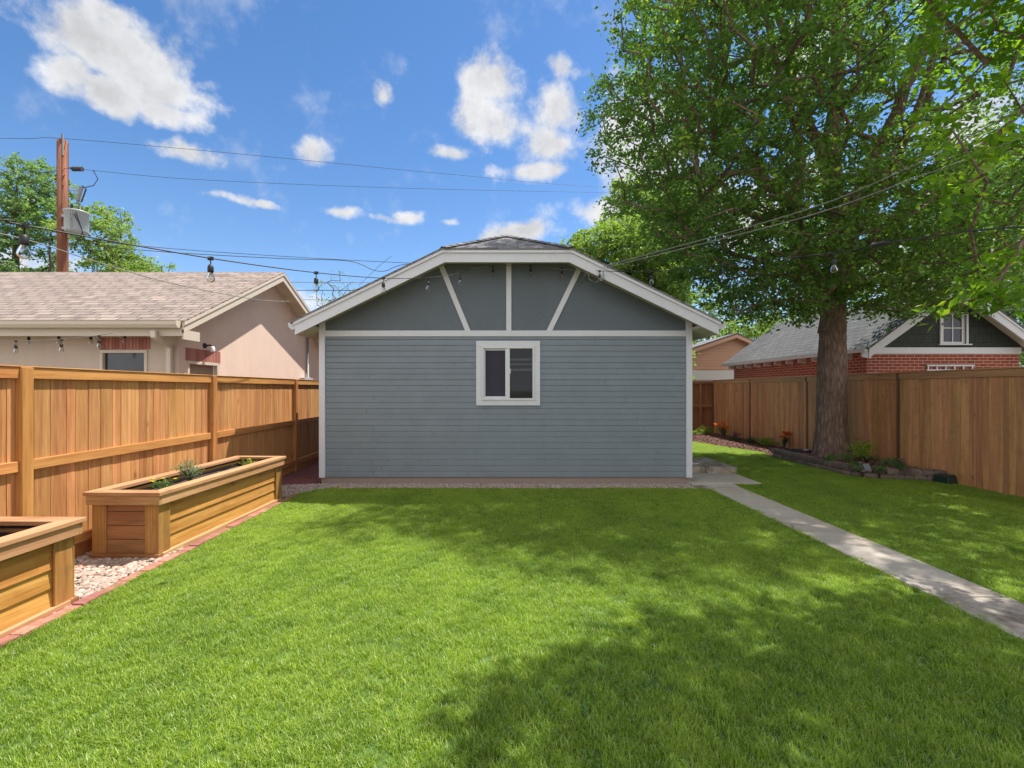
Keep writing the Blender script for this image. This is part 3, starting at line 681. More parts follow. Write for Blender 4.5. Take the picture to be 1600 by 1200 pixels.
# roof
def solid(b, pts, t, rnd=.5):
    top = [Vector(p) for p in pts]; bot = [p-Vector((0,0,t)) for p in top]; n = len(top)
    b.face(top, rnd); b.face(list(reversed(bot)), rnd)
    for i in range(n): j = (i+1) % n; b.face([bot[i], bot[j], top[j], top[i]], rnd)
e = .03
b = MB()
solid(b, [(XL-.06,YF-e,EZ+.03-.06*slope),(BL-.0,YF-e,BZ+.03),(XM,YR,RZ+.03),(XM,YB,RZ+.03),(XL-.06,YB,EZ+.03-.06*slope)][::-1], .028)
solid(b, [(XR+.06,YF-e,EZ+.03-.06*slope),(BR+.0,YF-e,BZ+.03),(XM,YR,RZ+.03),(XM,YB,RZ+.03),(XR+.06,YB,EZ+.03-.06*slope)], .028)
solid(b, [(BL,YF-e,BZ+.0299),(BR,YF-e,BZ+.0299),(XM,YR,RZ+.0299)], .028)
rf = b.build('roof', M['roofgray'], G)
b = MB()
def cap(p, q_): 
    p = Vector(p); q_ = Vector(q_); L = (q_-p).length; n = int(L/.14)
    for i in range(n):
        a = p+(q_-p)*(i/n); c = p+(q_-p)*((i+1.15)/n); rn = random.random()
        d = (c-a).normalized(); sd = d.cross(Vector((0,0,1))).normalized()*.11; up = Vector((0,0,.012)); dn = Vector((0,0,-.035))
        b.face([a-sd+dn+up, a+up*1.6, c+up, c-sd+dn], rn); b.face([a+up*1.6, a+sd+dn+up, c+sd+dn, c+up], rn)
cap((BL,YF-e,BZ+.035),(XM,YR,RZ+.035)); cap((BR,YF-e,BZ+.035),(XM,YR,RZ+.035)); cap((XM,YR,RZ+.035),(XM,YB,RZ+.035))
b.build('ridge_shingles', M['roofgray'], rf)
def strip(b, top, bot, y0, y1):
    for i in range(len(top)-1):
        t0, t1, b0, b1 = top[i], top[i+1], bot[i], bot[i+1]
        b.face([(b0[0],y0,b0[1]),(b1[0],y0,b1[1]),(t1[0],y0,t1[1]),(t0[0],y0,t0[1])])
        b.face([(b0[0],y1,b0[1]),(t0[0],y1,t0[1]),(t1[0],y1,t1[1]),(b1[0],y1,b1[1])])
        b.face([(t0[0],y0,t0[1]),(t1[0],y0,t1[1]),(t1[0],y1,t1[1]),(t0[0],y1,t0[1])])
        b.face([(b0[0],y0,b0[1]),(b0[0],y1,b0[1]),(b1[0],y1,b1[1]),(b1[0],y0,b1[1])])
    for i in (0, -1):
        t0, b0 = top[i], bot[i]; b.face([(b0[0],y0,b0[1]),(t0[0],y0,t0[1]),(t0[0],y1,t0[1]),(b0[0],y1,b0[1])])
top = [(XL,EZ),(BL,BZ),(BR,BZ),(XR,EZ)]; bot = [(XL,EZ-.20),(BL+.04,BZ-.183),(BR-.04,BZ-.183),(XR,EZ-.20)]
b = MB(); strip(b, top, bot, YF, YF+.028); b.build('barge_board', M['trim'], G)
b = MB(); strip(b, [(XL-.02,EZ-.006),(BL,BZ+.001),(BR,BZ+.001),(XR+.02,EZ-.006)], [(XL-.02,EZ-.052),(BL+.008,BZ-.042),(BR-.008,BZ-.042),(XR+.02,EZ-.052)], YF-.022, YF-.001); b.build('trim_strip', M['trim'], G)
b = MB()   # soffit under the overhang, sloping with the roof
ts = [(XL,EZ-.03),(BL,BZ-.03),(BR,BZ-.03),(XR,EZ-.03)]; bs = [(XL,EZ-.10),(BL+.03,BZ-.10),(BR-.03,BZ-.10),(XR,EZ-.10)]
strip(b, ts, bs, YF+.028, GY-.005); b.build('soffit', M['soffit'], G)
b = MB()   # boxed eaves along the sides
b.hexa([(XL,YF+.028,EZ-.19),(GX0-.006,YF+.028,EZ-.08),(GX0-.006,YB,EZ-.08),(XL,YB,EZ-.19),(XL,YF+.028,EZ-.103),(GX0-.006,YF+.028,EZ-.03),(GX0-.006,YB,EZ-.03),(XL,YB,EZ-.103)])
b.hexa([(GX1+.006,YF+.028,EZ-.08),(XR,YF+.028,EZ-.19),(XR,YB,EZ-.19),(GX1+.006,YB,EZ-.08),(GX1+.006,YF+.028,EZ-.03),(XR,YF+.028,EZ-.103),(XR,YB,EZ-.103),(GX1+.006,YB,EZ-.03)])
b.build('eave', M['soffit'], G)
for s, X in ((-1, XL), (1, XR)):
    b = MB(); prof = [(0,0),(0,-.09),(.05,-.11),(.10,-.07),(.115,0)]
    for i in range(len(prof)-1):
        (x0, z0), (x1, z1) = prof[i], prof[i+1]
        b.face([(X+s*(.006+x0),YF+.03,EZ-.01+z0),(X+s*(.006+x1),YF+.03,EZ-.01+z1),(X+s*(.006+x1),YB,EZ-.01+z1),(X+s*(.006+x0),YB,EZ-.01+z0)])
    b.face([(X+s*(.006+x), YF+.03, EZ-.01+z) for x, z in prof]); b.build('gutter', M['trim'], G)
# back gable
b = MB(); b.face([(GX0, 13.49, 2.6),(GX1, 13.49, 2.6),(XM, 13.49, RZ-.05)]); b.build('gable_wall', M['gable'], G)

# ------------------------------------------------------------------ planters
def planter(loc, rot, L, Wd, label, name='raised_planter'):
    root = empty(name, (0,0,0), label, 'planter', 'raised wooden planters beside the left fence')
    H = .62
    def put(b, nm_, m, par=root, bev=.004): return b.build(nm_, m, par, bevel=bev)
    x0, x1, y0, y1 = 0, Wd, 0, L   # outer body
    b = MB(); n = 4; hh = (H-.05-.06)/n
    for X, s in ((x1, 1), (x0, -1)):
        for k in range(n):
            z0 = .055+k*hh; pb, pt = .010, -.004
            a, c = X+s*(-.030+pb+.0), X+s*(-.030+pt)
            b.hexa([(X-s*.05,y0+.02,z0),(a,y0+.02,z0),(a,y1-.02,z0),(X-s*.05,y1-.02,z0),(X-s*.05,y0+.02,z0+hh-.002),(c,y0+.02,z0+hh-.002),(c,y1-.02,z0+hh-.002),(X-s*.05,y1-.02,z0+hh-.002)] if s > 0 else
                   [(a,y0+.02,z0),(X-s*.05,y0+.02,z0),(X-s*.05,y1-.02,z0),(a,y1-.02,z0),(c,y0+.02,z0+hh-.002),(X-s*.05,y0+.02,z0+hh-.002),(X-s*.05,y1-.02,z0+hh-.002),(c,y1-.02,z0+hh-.002)])
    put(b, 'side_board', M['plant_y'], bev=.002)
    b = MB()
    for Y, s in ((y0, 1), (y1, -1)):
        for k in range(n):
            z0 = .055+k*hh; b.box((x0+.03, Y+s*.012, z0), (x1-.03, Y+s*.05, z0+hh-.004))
    put(b, 'end_board', M['plant_x_shade'])
    b = MB(); pw = .13; pl = .085
    for Y, s in ((y0, 1), (y1, -1)):
        b.box((x0, Y, .055), (x0+pw, Y+s*.012, H-.05)); b.box((x1-pw, Y, .055), (x1, Y+s*.0125, H-.05))
        b.box((x1-.018, Y+s*.0125, .055), (x1, Y+s*(.0125+pw), H-.05)); b.box((x0, Y+s*.0125, .055), (x0+.018, Y+s*(.0125+pw), H-.05))
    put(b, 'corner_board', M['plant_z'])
    b = MB()
    b.box((x0-.02,y0-.02,0),(x1+.015,y0+.04,.055)); b.box((x0-.02,y1-.04,0),(x1+.015,y1+.02,.055)); put(b, 'base_board', M['plant_x_shade'])
    b = MB(); b.box((x1-.04,y0+.04,0),(x1+.015,y1-.04,.054)); b.box((x0-.02,y0+.04,0),(x0+.04,y1-.04,.054)); put(b, 'base_board', M['rim_y'])
    # rim with mitred corners: flat cap over an apron
    o_, i_ = .045, .075; zt, za = H, H-.032
    A = [(x0-o_,y0-o_),(x1+o_,y0-o_),(x1+o_,y1+o_),(x0-o_,y1+o_)]; I = [(x0+i_,y0+i_),(x1-i_,y0+i_),(x1-i_,y1-i_),(x0+i_,y1-i_)]
    for par_ in (0, 1):
        b = MB()
        for k in (par_, par_+2):
            a, c, d, e_ = A[k], A[(k+1) % 4], I[(k+1) % 4], I[k]
            b.hexa([(a[0],a[1],za),(c[0],c[1],za),(d[0],d[1],za),(e_[0],e_[1],za),(a[0],a[1],zt),(c[0],c[1],zt),(d[0],d[1],zt),(e_[0],e_[1],zt)])
        if par_ == 0: b.box((x0-.03,y0-.030,za-.085),(x1+.03,y0-.002,za-.001)); b.box((x0-.03,y1+.002,za-.085),(x1+.03,y1+.03,za-.001))
        else: b.box((x1+.002,y0-.002,za-.085),(x1+.031,y1+.002,za-.001)); b.box((x0-.031,y0-.002,za-.085),(x0-.002,y1+.002,za-.001))
        put(b, 'rim', M['rim_x_shade'] if par_ == 0 else M['rim_y'], bev=.003)
    b = MB(); ins = .052   # corrugated liner
    def corr(p, q_, nrm):
        p = Vector(p); q_ = Vector(q_); N_ = 14
        for k in range(N_):
            za_, zb = .25+k*.34/N_, .25+(k+1)*.34/N_
            oa, ob = nrm*.007*math.sin(k*1.9), nrm*.007*math.sin((k+1)*1.9)
            b.face([p+oa+Vector((0,0,za_)), q_+oa+Vector((0,0,za_)), q_+ob+Vector((0,0,zb)), p+ob+Vector((0,0,zb))], .5, True)
    corr((x0+ins,y0+ins,0),(x1-ins,y0+ins,0),Vector((0,1,0))); corr((x1-ins,y0+ins,0),(x1-ins,y1-ins,0),Vector((-1,0,0)))
    corr((x1-ins,y1-ins,0),(x0+ins,y1-ins,0),Vector((0,-1,0))); corr((x0+ins,y1-ins,0),(x0+ins,y0+ins,0),Vector((1,0,0)))
    put(b, 'liner', M['liner'], bev=0)
    b = MB(); nx, ny = 6, 20
    for i in range(nx):
        for j in range(ny):
            f = lambda i, j: (x0+.05+(Wd-.1)*i/nx, y0+.05+(L-.1)*j/ny, SOILZ+.02*mn.noise(Vector((i*.7, j*.5, L))))
            b.face([f(i,j), f(i+1,j), f(i+1,j+1), f(i,j+1)], .5, True)
    put(b, 'soil', M['soil'], bev=0)
    root.location = loc; root.rotation_euler = (0, 0, R(rot)); return root
SOILZ = .50
planter((-3.735, 4.14, 0), -1.6, 2.18, .62, 'long golden wooden planter with a grey green plant, nearer the garage')
SOILZ = .40
planter((-3.72, 1.0, 0), -.6, 2.28, .62, 'cut off wooden planter with dark liner in the near left corner')

# ------------------------------------------------------------------ small leafy plants
def leaves_np(C, N, D, L, Wd, cup=.15, rs=RNG):   # centres, normals, directions, lengths, widths -> quads
    N = N/np.linalg.norm(N, axis=1, keepdims=True); D = D-(D*N).sum(1, keepdims=True)*N; D = D/(np.linalg.norm(D, axis=1, keepdims=True)+1e-9); S = np.cross(N, D)
    L = L[:, None]; Wd = Wd[:, None]
    a = C-D*L*.5; b = C+S*Wd*.5+N*L*cup-D*L*.05; c = C+D*L*.5; d = C-S*Wd*.5+N*L*cup-D*L*.05
    V = np.stack([a, b, c, d], 1).reshape(-1, 3); Fq = np.arange(len(V)).reshape(-1, 4); return V, Fq
def plant(name, loc, h, wd, mat, label, cat='plant', n=120, ls=.03, group=None, flowers=None, upright=.5, stems=7, narrow=.45):
    h *= 1.15; wd *= 1.1; loc = Vector(loc); root = empty(name, loc, label, cat, group); rs = RNG
    b = MB()
    tips = []
    for k in range(stems):
        a = rs.uniform(0, 6.283); r = wd*.5*math.sqrt(rs.uniform(0, 1)); hh = h*rs.uniform(.6, .95)*(1-.35*(r/(wd*.5))**2)
        e_ = loc+Vector((r*math.cos(a), r*math.sin(a), hh)); m_ = loc+Vector((r*.35*math.cos(a), r*.35*math.sin(a), hh*.55))
        b.tube([loc+Vector((0,0,-.01)), m_, e_], [.004, .003, .0015], 5); tips.append((m_, e_))
    b.build('stem', M['lf_dark'], root)
    T = rs.integers(0, stems, n); t = rs.uniform(0, 1, n)[:, None]
    A = np.array([tuple(x[0]) for x in tips])[T]; B = np.array([tuple(x[1]) for x in tips])[T]
    C = A+(B-A)*t+rs.normal(0, wd*.11, (n, 3))*[1, 1, .7]; C[:, 2] = np.maximum(C[:, 2], loc.z+.008)
    Dr = (C-np.array(loc))*[1, 1, upright]+rs.normal(0, .06, (n, 3))*h; N = rs.normal(0, .5, (n, 3))+[0, 0, 1.]
    L = ls*rs.uniform(.7, 1.4, n); V, Fq = leaves_np(C, N, Dr, L, L*narrow); npmesh('foliage', V, Fq, rs.uniform(0, 1, n), mat, root)
    if flowers:
        fm, fn, fs, fz = flowers
        Fc = []; 
        T = rs.integers(0, stems, fn); C0 = np.array([tuple(x[1]) for x in tips])[T]+rs.normal(0, wd*.1, (fn, 3))*[1,1,.3]+[0,0,fz]
        pet = 6; C = np.repeat(C0, pet, 0); ang = np.tile(np.arange(pet)*2*math.pi/pet, fn)+np.repeat(rs.uniform(0, 6, fn), pet)
        Dr = np.stack([np.cos(ang), np.sin(ang), np.full(len(ang), .35)], 1); C = C+Dr*fs*.5; N = np.tile([0, 0, 1.], (len(C), 1))+Dr*-.3+rs.normal(0, .15, (len(C), 3))
        L = np.full(len(C), fs)
        for i in range(fn):
            s_ = slice(i*pet, (i+1)*pet); V, Fq = leaves_np(C[s_], N[s_], Dr[s_], L[s_], L[s_]*.55); npmesh('flower', V, Fq, rs.uniform(0, 1, pet), fm, root)
        b = MB()
        for p in C0: b.tube([loc+Vector((0,0,0)), loc.lerp(Vector(p), .6), Vector(p)], [.004, .003, .002], 5)
        b.build('flower_stalk', M['lf_dark'], root)
    return root
sz = .51
def inpl(px, py, z=sz): return ongr(px, py, z)
plant('marigold', (-3.36, 4.52, sz), .16, .17, M['lf_mid'], 'small yellow flowering plant at the near end of the long planter', n=90, ls=.028, flowers=(M['petal_yellow'], 5, .024, .03), stems=6)
plant('lavender_plant', (-3.40, 4.95, sz), .27, .24, M['lf_grey'], 'bushy grey green plant in the long planter', n=650, ls=.04, upright=1.6, stems=16, narrow=.18)
plant('herb_plant', (-3.28, 5.25, sz), .07, .12, M['lf_grey'], 'low grey green sprout right behind the bushy plant in the long planter', n=60, ls=.02)
plant('strawberry_plant', (-3.28, 5.85, sz), .14, .22, M['lf_yellow'], 'yellow green plant near the far end of the long planter', n=110, ls=.026, flowers=(M['petal_yellow'], 3, .014, .01))
plant('seedling', (-3.18, 6.18, sz), .06, .10, M['lf_mid'], 'tiny leafy sprout in the far corner of the long planter', n=50, ls=.02)
# along the right fence
plant('shrub', ongr(1087, 681), .22, .26, M['lf_yellow'], 'small yellow green shrub next to the corner of the grey garage', 'shrub', 260, .04, 'plants in the mulch strip')
plant('fern', ongr(1105, 680), .30, .48, M['lf_yellow'], 'spreading light green plant at the far corner of the fence', 'plant', 380, .07, 'plants in the mulch strip', narrow=.25, upright=.8, stems=14)
plant('lily', ongr(1131, 684), .40, .3, M['lf_dark'], 'farther orange lily in the mulch by the fence', 'flower', 160, .05, 'plants in the mulch strip', flowers=(M['petal_orange'], 16, .11, .10), upright=1.2)
plant('shrub', ongr(1151, 688), .26, .3, M['lf_purple'], 'dull purple grey plant in the mulch between the farther lily and the round green shrub', 'shrub', 200, .045, 'plants in the mulch strip')
plant('shrub', ongr(1151, 690), .12, .34, M['lf_dark'], 'low dark plant at the foot of the purple grey plant', 'shrub', 220, .04, 'plants in the mulch strip')
plant('shrub', ongr(1174, 694), .19, .42, M['lf_dark'], 'rounded dark green shrub in the middle of the mulch strip', 'shrub', 420, .04, 'plants in the mulch strip')
plant('shrub', ongr(1199, 698), .24, .46, M['lf_yellow'], 'bright yellow green shrub left of the nearer orange lily', 'shrub', 520, .05, 'plants in the mulch strip')
plant('lily', ongr(1225, 702), .36, .26, M['lf_dark'], 'nearer orange lily left of the tree trunk', 'flower', 140, .05, 'plants in the mulch strip', flowers=(M['petal_orange'], 16, .10, .09), upright=1.2)
bz = .16
plant('shrub', ongr(1349, 722, bz), .38, .42, M['lf_yellow'], 'bright green shrub right of the tree trunk', 'shrub', 520, .05, 'plants in the tree bed')
plant('shrub', ongr(1389, 724, bz), .1, .3, M['lf_mid'], 'low green plant against the fence right of the bright green shrub', 'plant', 120, .04, 'plants in the tree bed')
for px, py, lb, m_, h, wd in ((1292,722,'small green plant at the left foot of the tree trunk',M['lf_mid'],.10,.22),(1302,719,'narrow green sprout touching the left root of the tree',M['lf_mid'],.1,.2),(1324,724,'taller green hosta in front of the tree trunk',M['lf_mid'],.2,.26),
        (1334,731,'white flowered plant left of the solar light',M['lf_mid'],.12,.22),(1343,736,'low pale plant just left of the solar light',M['lf_grey'],.08,.2),(1362,721,'pale green plant behind the solar light',M['lf_grey'],.13,.3),
        (1376,737,'low green plant right of the solar light',M['lf_mid'],.10,.2),(1384,729,'small pale green plant in the middle right of the tree bed',M['lf_grey'],.10,.25)):
    plant('flowering_plant', ongr(px, py, bz), h, wd, m_, lb, 'plant', 130, .04, 'plants in the tree bed', flowers=((M['white'], 4, .02, .02) if 'white' in lb else None))
plant('flowering_plant', ongr(1404, 736, bz), .17, .26, M['lf_mid'], 'purple flowered plant at the right end of the tree bed', 'plant', 160, .035, 'plants in the tree bed', flowers=(M['lf_purple'], 16, .03, .03))
# solar light
p = ongr(1355, 739, bz)
r0 = empty('solar_light', p, 'small square solar garden light tilted in the tree bed', 'garden light')
b = MB(); b.tube([p, p+Vector((0,0,.10))], .007, 8); b.build('stake', M['black'], r0)
b = MB(); b.hexa([p+Vector(v) for v in ((-.05,-.035,.04),(.05,-.035,.04),(.05,-.015,.04),(-.05,-.015,.04),(-.06,.015,.15),(.045,.015,.15),(.045,.035,.15),(-.06,.035,.15))]); b.build('solar_panel', M['blueplate'], r0, bevel=.004)
# green box
r0 = empty('valve_box', (7.05, 7.50, 0), 'dark green plastic box on the grass at the right end of the block wall', 'box')
b = MB(); b.hexa([(7.16,7.30,0),(7.40,7.38,0),(7.38,7.62,0),(7.12,7.55,0),(7.18,7.32,.13),(7.37,7.39,.15),(7.36,7.6,.16),(7.14,7.53,.14)]); b.build('body', M['greenbox'], r0, bevel=.012)
b = MB(); b.hexa([(7.27,7.36,.155),(7.35,7.39,.155),(7.34,7.44,.16),(7.26,7.42,.16),(7.27,7.36,.163),(7.35,7.39,.163),(7.34,7.44,.168),(7.26,7.42,.168)]); b.build('lid_latch', M['metal'], r0)
# black edging at the back left of the bed
b = MB(); b.tube([(6.2,10.05,.15),(6.4,10.0,.19),(6.62,9.88,.20),(6.8,9.75,.19)], [.04,.05,.05,.04], 8)
o = b.build('landscape_edging', M['black'], loc=(6.4,10,.0)); tag(o, 'short piece of black edging running from the block wall to the tree trunk', 'edging')

# clover showing in the near part of the lawn
def clover():
    rs = np.random.default_rng(77); C = []
    for cx, cy, n, sp in ((.55,2.45,70,.22),(1.1,2.9,60,.25),(.2,2.2,40,.2),(1.5,2.4,35,.3),(-.9,2.4,25,.3),(-1.9,3.4,25,.35),(2.2,3.2,30,.3)):
        C.append(np.stack([rs.normal(cx, sp, n), np.maximum(rs.normal(cy, sp, n), 1.2), rs.uniform(.016, .027, n)], 1))
    C = np.repeat(np.concatenate(C), 3, 0); n = len(C); a = np.tile(np.arange(3)*2.094, n//3)+np.repeat(rs.uniform(0, 6, n//3), 3); D_ = np.stack([np.cos(a), np.sin(a), np.full(n, .1)], 1)
    V, Fq = leaves_np(C+D_*.007, np.tile([0, 0, 1.], (n, 1))+rs.normal(0, .2, (n, 3)), D_, np.full(n, .014), np.full(n, .013)); o = npmesh('clover', V, Fq, rs.uniform(0, 1, n), m_leaf('clover leaves', (.10, .22, .05), (.20, .34, .10), None, .4, rough=.9)); tag(o, 'small patches of pale round clover leaves in the near lawn', 'clover', kind='stuff')
clover()
# ------------------------------------------------------------------ fences
def bay_boards(b, ax, X, y0, y1, z0, z1, w0, w1, th=.018, face=1):
    y = y0
    while y < y1-.01:
        w_ = min(random.uniform(w0, w1), y1-y); d = random.uniform(0, .003); g_ = random.uniform(.003, .008)
        if ax == 'y': b.box((X+face*d, y+g_*.5, z0), (X+face*(d-th), y+w_-g_*.5, z1))
        else: b.box((y+g_*.5, X+face*d, z0), (y+w_-g_*.5, X+face*(d-th), z1))
        y += w_
Lf = empty('fence', (FL, 6, 0), 'golden stained board fence with exposed rails on the left, behind the planters', 'fence')
posts = [-1.35, 1.2, 3.71, 6.13, 8.57, 11.0, 13.4, 15.85]; XB = FL-.045
for a, c in zip(posts, posts[1:]):
    b = MB(); bay_boards(b, 'y', XB, a+.0, c-.0, .14, 1.71, .085, .145); b.build('board_panel', M['fence_l'], Lf)
    b = MB()
    b.box((XB+.002, a+.046, 1.635), (XB+.036, c-.046, 1.728)); b.box((XB+.002, a+.046, .882), (XB+.036, c-.046, .968)); b.box((XB+.002, a+.046, .14), (XB+.055, c-.046, .225)); b.box((XB-.015, a+.046, .0), (XB+.02, c-.046, .136))
    b.build('rail', M['fence_l_rail'], Lf, bevel=.004)
    b = MB(); b.box((XB-.03, a+.001, 1.7285), (XB+.045, c-.001, 1.738)); b.build('cap_rail', M['fence_l_rail'], Lf, bevel=.003)
for y in posts:
    b = MB().box((XB+.002, y-.045, -.05), (XB+.060, y+.045, 1.7275)); b.build('post', M['fence_post'], Lf, bevel=.005)
Rf = empty('fence', (FR, 8, 0), 'long brown stained board fence on the right, behind the tree', 'fence')
posts = [-1.6, .95, 3.5, 6.02, 8.50, 11.05, 13.6, 15.95]
for a, c in zip(posts, posts[1:]):
    b = MB(); bay_boards(b, 'y', FR, a+.035, c-.035, .01, 1.74, .075, .15, face=-1); b.build('board_panel', M['fence_r'], Rf)
    b = MB().box((FR-.026, a+.036, 1.735), (FR+.01, c-.036, 1.845)); b.build('top_board', M['fence_r_rail'], Rf, bevel=.003)
    b = MB().box((FR-.045, a+.002, 1.846), (FR+.06, c-.002, 1.868)); b.build('cap_rail', M['fence_r_rail'], Rf, bevel=.003)
for y in posts: MB().box((FR-.012, y-.034, -.05), (FR+.07, y+.034, 1.8455)).build('post', M['fence_post_r'], Rf, bevel=.004)
Bf = empty('fence', (5.2, 16, 0), 'short reddish brown fence closing the far corner behind the grey garage', 'fence')
b = MB(); bay_boards(b, 'x', 16.03, 3.2, 7.52, .0, 1.80, .09, .14); b.build('board_panel', M['fence_b'], Bf)
b = MB(); 
for z in (1.74, .92, .14): b.box((3.2, 15.93, z), (7.36, 16.0, z+.09))
b.build('rail', M['fence_b_rail'], Bf, bevel=.004)
for x in (3.3, 4.9, 6.93): MB().box((x-.04, 15.915, 0), (x+.04, 16.005, 1.738)).build('post', M['fence_b'], Bf)
MB().box((3.2, 15.9, 1.846), (7.36, 16.06, 1.87)).build('cap_rail', M['fence_b_rail'], Bf)

# ------------------------------------------------------------------ neighbour building on the left
NX, NY = -4.95, 6.95; RXe = -4.60; EY0 = 6.57; EZn = 2.51; RYn = 9.56; RZn = 3.98; EY1 = 12.9; XW = -16.0
H = empty('neighbour_house', (-8, 9.5, 0), 'low pink stucco building with brown shingle roof behind the left fence', 'house')
sn = (RZn-EZn)/(RYn-EY0)
b = MB()
wx = [(157,235)]; # window on the shaded wall
wn0, wn1 = (157-VX)/F*NY, (231-VX)/F*NY; wz1 = CH-(547-VY)/F*NY; wz0 = wz1-.75
for x0, x1, z0, z1 in ((XW, wn0, 0, 2.5), (wn1, NX-.001, 0, 2.5), (wn0, wn1, 0, wz0), (wn0, wn1, wz1, 2.5)):
    b.face([(x0,NY,z0),(x1,NY,z0),(x1,NY,z1),(x0,NY,z1)])
b.build('front_wall', M['stucco_pink_shade'], H)
b = MB(); d0, d1, dz = 7.13, 7.92, 2.0
gzn = lambda y: min(EZn+(y-EY0)*sn, EZn+(EY1-y)*sn)-.05
b.face([(NX,NY,0),(NX,d0,0),(NX,d0,gzn(d0)),(NX,NY,gzn(NY))]); b.face([(NX,d0,dz-.05),(NX,d1,dz-.05),(NX,d1,gzn(d1)),(NX,d0,gzn(d0))]); b.face([(NX,d1,0),(NX,12.6,0),(NX,12.6,gzn(12.6)),(NX,RYn,gzn(RYn)),(NX,d1,gzn(d1))])
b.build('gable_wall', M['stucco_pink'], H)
b = MB(); 
solid(b, [(XW,EY0,EZn+.03),(RXe+.01,EY0,EZn+.03),(RXe+.01,RYn,RZn+.03),(XW,RYn,RZn+.03)], .03); solid(b, [(RXe+.01,EY1,EZn+.03),(XW,EY1,EZn+.03),(XW,RYn,RZn+.0301),(RXe+.01,RYn,RZn+.0301)], .03)
b.build('roof', M['roofbrown'], H)
def sx_strip(b, top, bot, x0, x1):
    for i in range(len(top)-1):
        t0, t1, b0, b1 = top[i], top[i+1], bot[i], bot[i+1]
        b.face([(x1,b0[0],b0[1]),(x1,b1[0],b1[1]),(x1,t1[0],t1[1]),(x1,t0[0],t0[1])]); b.face([(x0,b0[0],b0[1]),(x0,t0[0],t0[1]),(x0,t1[0],t1[1]),(x0,b1[0],b1[1])])
        b.face([(x0,b0[0],b0[1]),(x0,b1[0],b1[1]),(x1,b1[0],b1[1]),(x1,b0[0],b0[1])]); b.face([(x0,t0[0],t0[1]),(x1,t0[0],t0[1]),(x1,t1[0],t1[1]),(x0,t1[0],t1[1])])
    t0, b0 = top[0], bot[0]; b.face([(x0,b0[0],b0[1]),(x1,b0[0],b0[1]),(x1,t0[0],t0[1]),(x0,t0[0],t0[1])])
b = MB(); sx_strip(b, [(EY0,EZn-.001),(RYn,RZn-.001),(EY1,EZn)], [(EY0,EZn-.15),(RYn,RZn-.16),(EY1,EZn-.15)], RXe-.025, RXe); b.box((RXe-.024, EY0, EZn-.24), (RXe-.001, EY0+.35, EZn-.10)); b.build('barge_board', M['cream'], H)
b = MB(); sx_strip(b, [(EY0,EZn+.005),(RYn,RZn+.005),(EY1,EZn+.005)], [(EY0,EZn-.04),(RYn,RZn-.04),(EY1,EZn-.04)], RXe+.001, RXe+.016); b.build('trim_strip', M['cream'], H)
b = MB(); sx_strip(b, [(EY0+.02,EZn-.03),(RYn,RZn-.03),(EY1,EZn-.03)], [(EY0+.02,EZn-.06),(RYn,RZn-.06),(EY1,EZn-.06)], NX-.03, RXe-.026); b.build('soffit', M['cream'], H)
b = MB().box((XW, EY0+.04, EZn-.15), (NX, NY+.1, EZn-.11)); b.box((XW, EY0+.02, EZn-.19), (RXe-.03, EY0+.04, EZn-.0)); b.build('eave', M['cream'], H)
b = MB(); pr = [(.012,0),(.012,-.055),(-.02,-.10),(-.07,-.10),(-.10,-.055),(-.10,-.012),(-.11,0)]
for (a0, z0), (a1, z1) in zip(pr, pr[1:]): b.face([(XW,EY0+a0,EZn+z0+.02),(RXe-.04,EY0+a0,EZn+z0+.02),(RXe-.04,EY0+a1,EZn+z1+.02),(XW,EY0+a1,EZn+z1+.02)])
b.face([(RXe-.04,EY0+a,EZn+z+.02) for a, z in pr]); b.build('gutter', M['cream'], H)
b = MB(); xd = -5.2
def P_(px, py, y): return at(px, py, y)
b.bar(P_(240,517,6.53), P_(241,528,6.53), .075, .06, up=(0,1,0)); b.bar(P_(241,526,6.53), P_(265,541,6.86), .07, .06, up=(0,1,0)); b.bar(P_(264.5,538,6.88), P_(264.5,650,6.88), .075, .06, up=(0,1,0))
b.build('downspout', M['cream'], H, bevel=.01)
b = MB(); 
b.box((wn0-.0,NY-.02,wz1-.045),(wn1,NY+.06,wz1)); b.box((wn0,NY-.02,wz0),(wn0+.045,NY+.06,wz1-.045)); b.box((wn1-.045,NY-.02,wz0),(wn1,NY+.06,wz1-.045)); b.box((wn0+.045,NY-.02,wz0),(wn1-.045,NY+.06,wz0+.05))
wnd = b.build('window', M['cream'], H, bevel=.004)
MB().box((wn0+.045,NY+.03,wz0+.05),(wn1-.045,NY+.035,wz1-.045)).build('pane', m_glass_dark('neighbour window glass', (.02,.022,.026), .03, .8), wnd)
def soldier(b, x0, x1, z0, z1, y, ax='x', n=12):
    w_ = (x1-x0)/n
    for i in range(n):
        a, c = x0+i*w_+.004, x0+(i+1)*w_-.004; k = random.uniform(0, .004)
        if ax == 'x': b.box((a, y-.012-k, z0), (c, y+.01, z1))
        else: b.box((y-.01, a, z0), (y+.012+k, c, z1))
brk = m_rndcol('soldier brick', [(0, (.30,.095,.075,1)), (.5, (.38,.14,.11,1)), (1, (.45,.2,.16,1))])
b = MB(); soldier(b, wn0-.02, wn1+.04, wz1+.012, wz1+.19, NY, n=15); b.build('brick_lintel', brk, H)
MB().box((wn0-.02, NY-.006, wz1+.012), (wn1+.04, NY-.001, wz1+.19)).build('lintel_mortar', m_plain('pale mortar', (.5,.4,.34), .9), H)
b = MB(); soldier(b, d0-.03, d1+.05, dz+.0, dz+.20, NX, 'y', 17); b.build('brick_lintel', brk, H)
MB().box((NX+.001, d0-.03, dz), (NX+.006, d1+.05, dz+.20)).build('lintel_mortar', m_plain('pale mortar', (.5,.4,.34), .9), H)
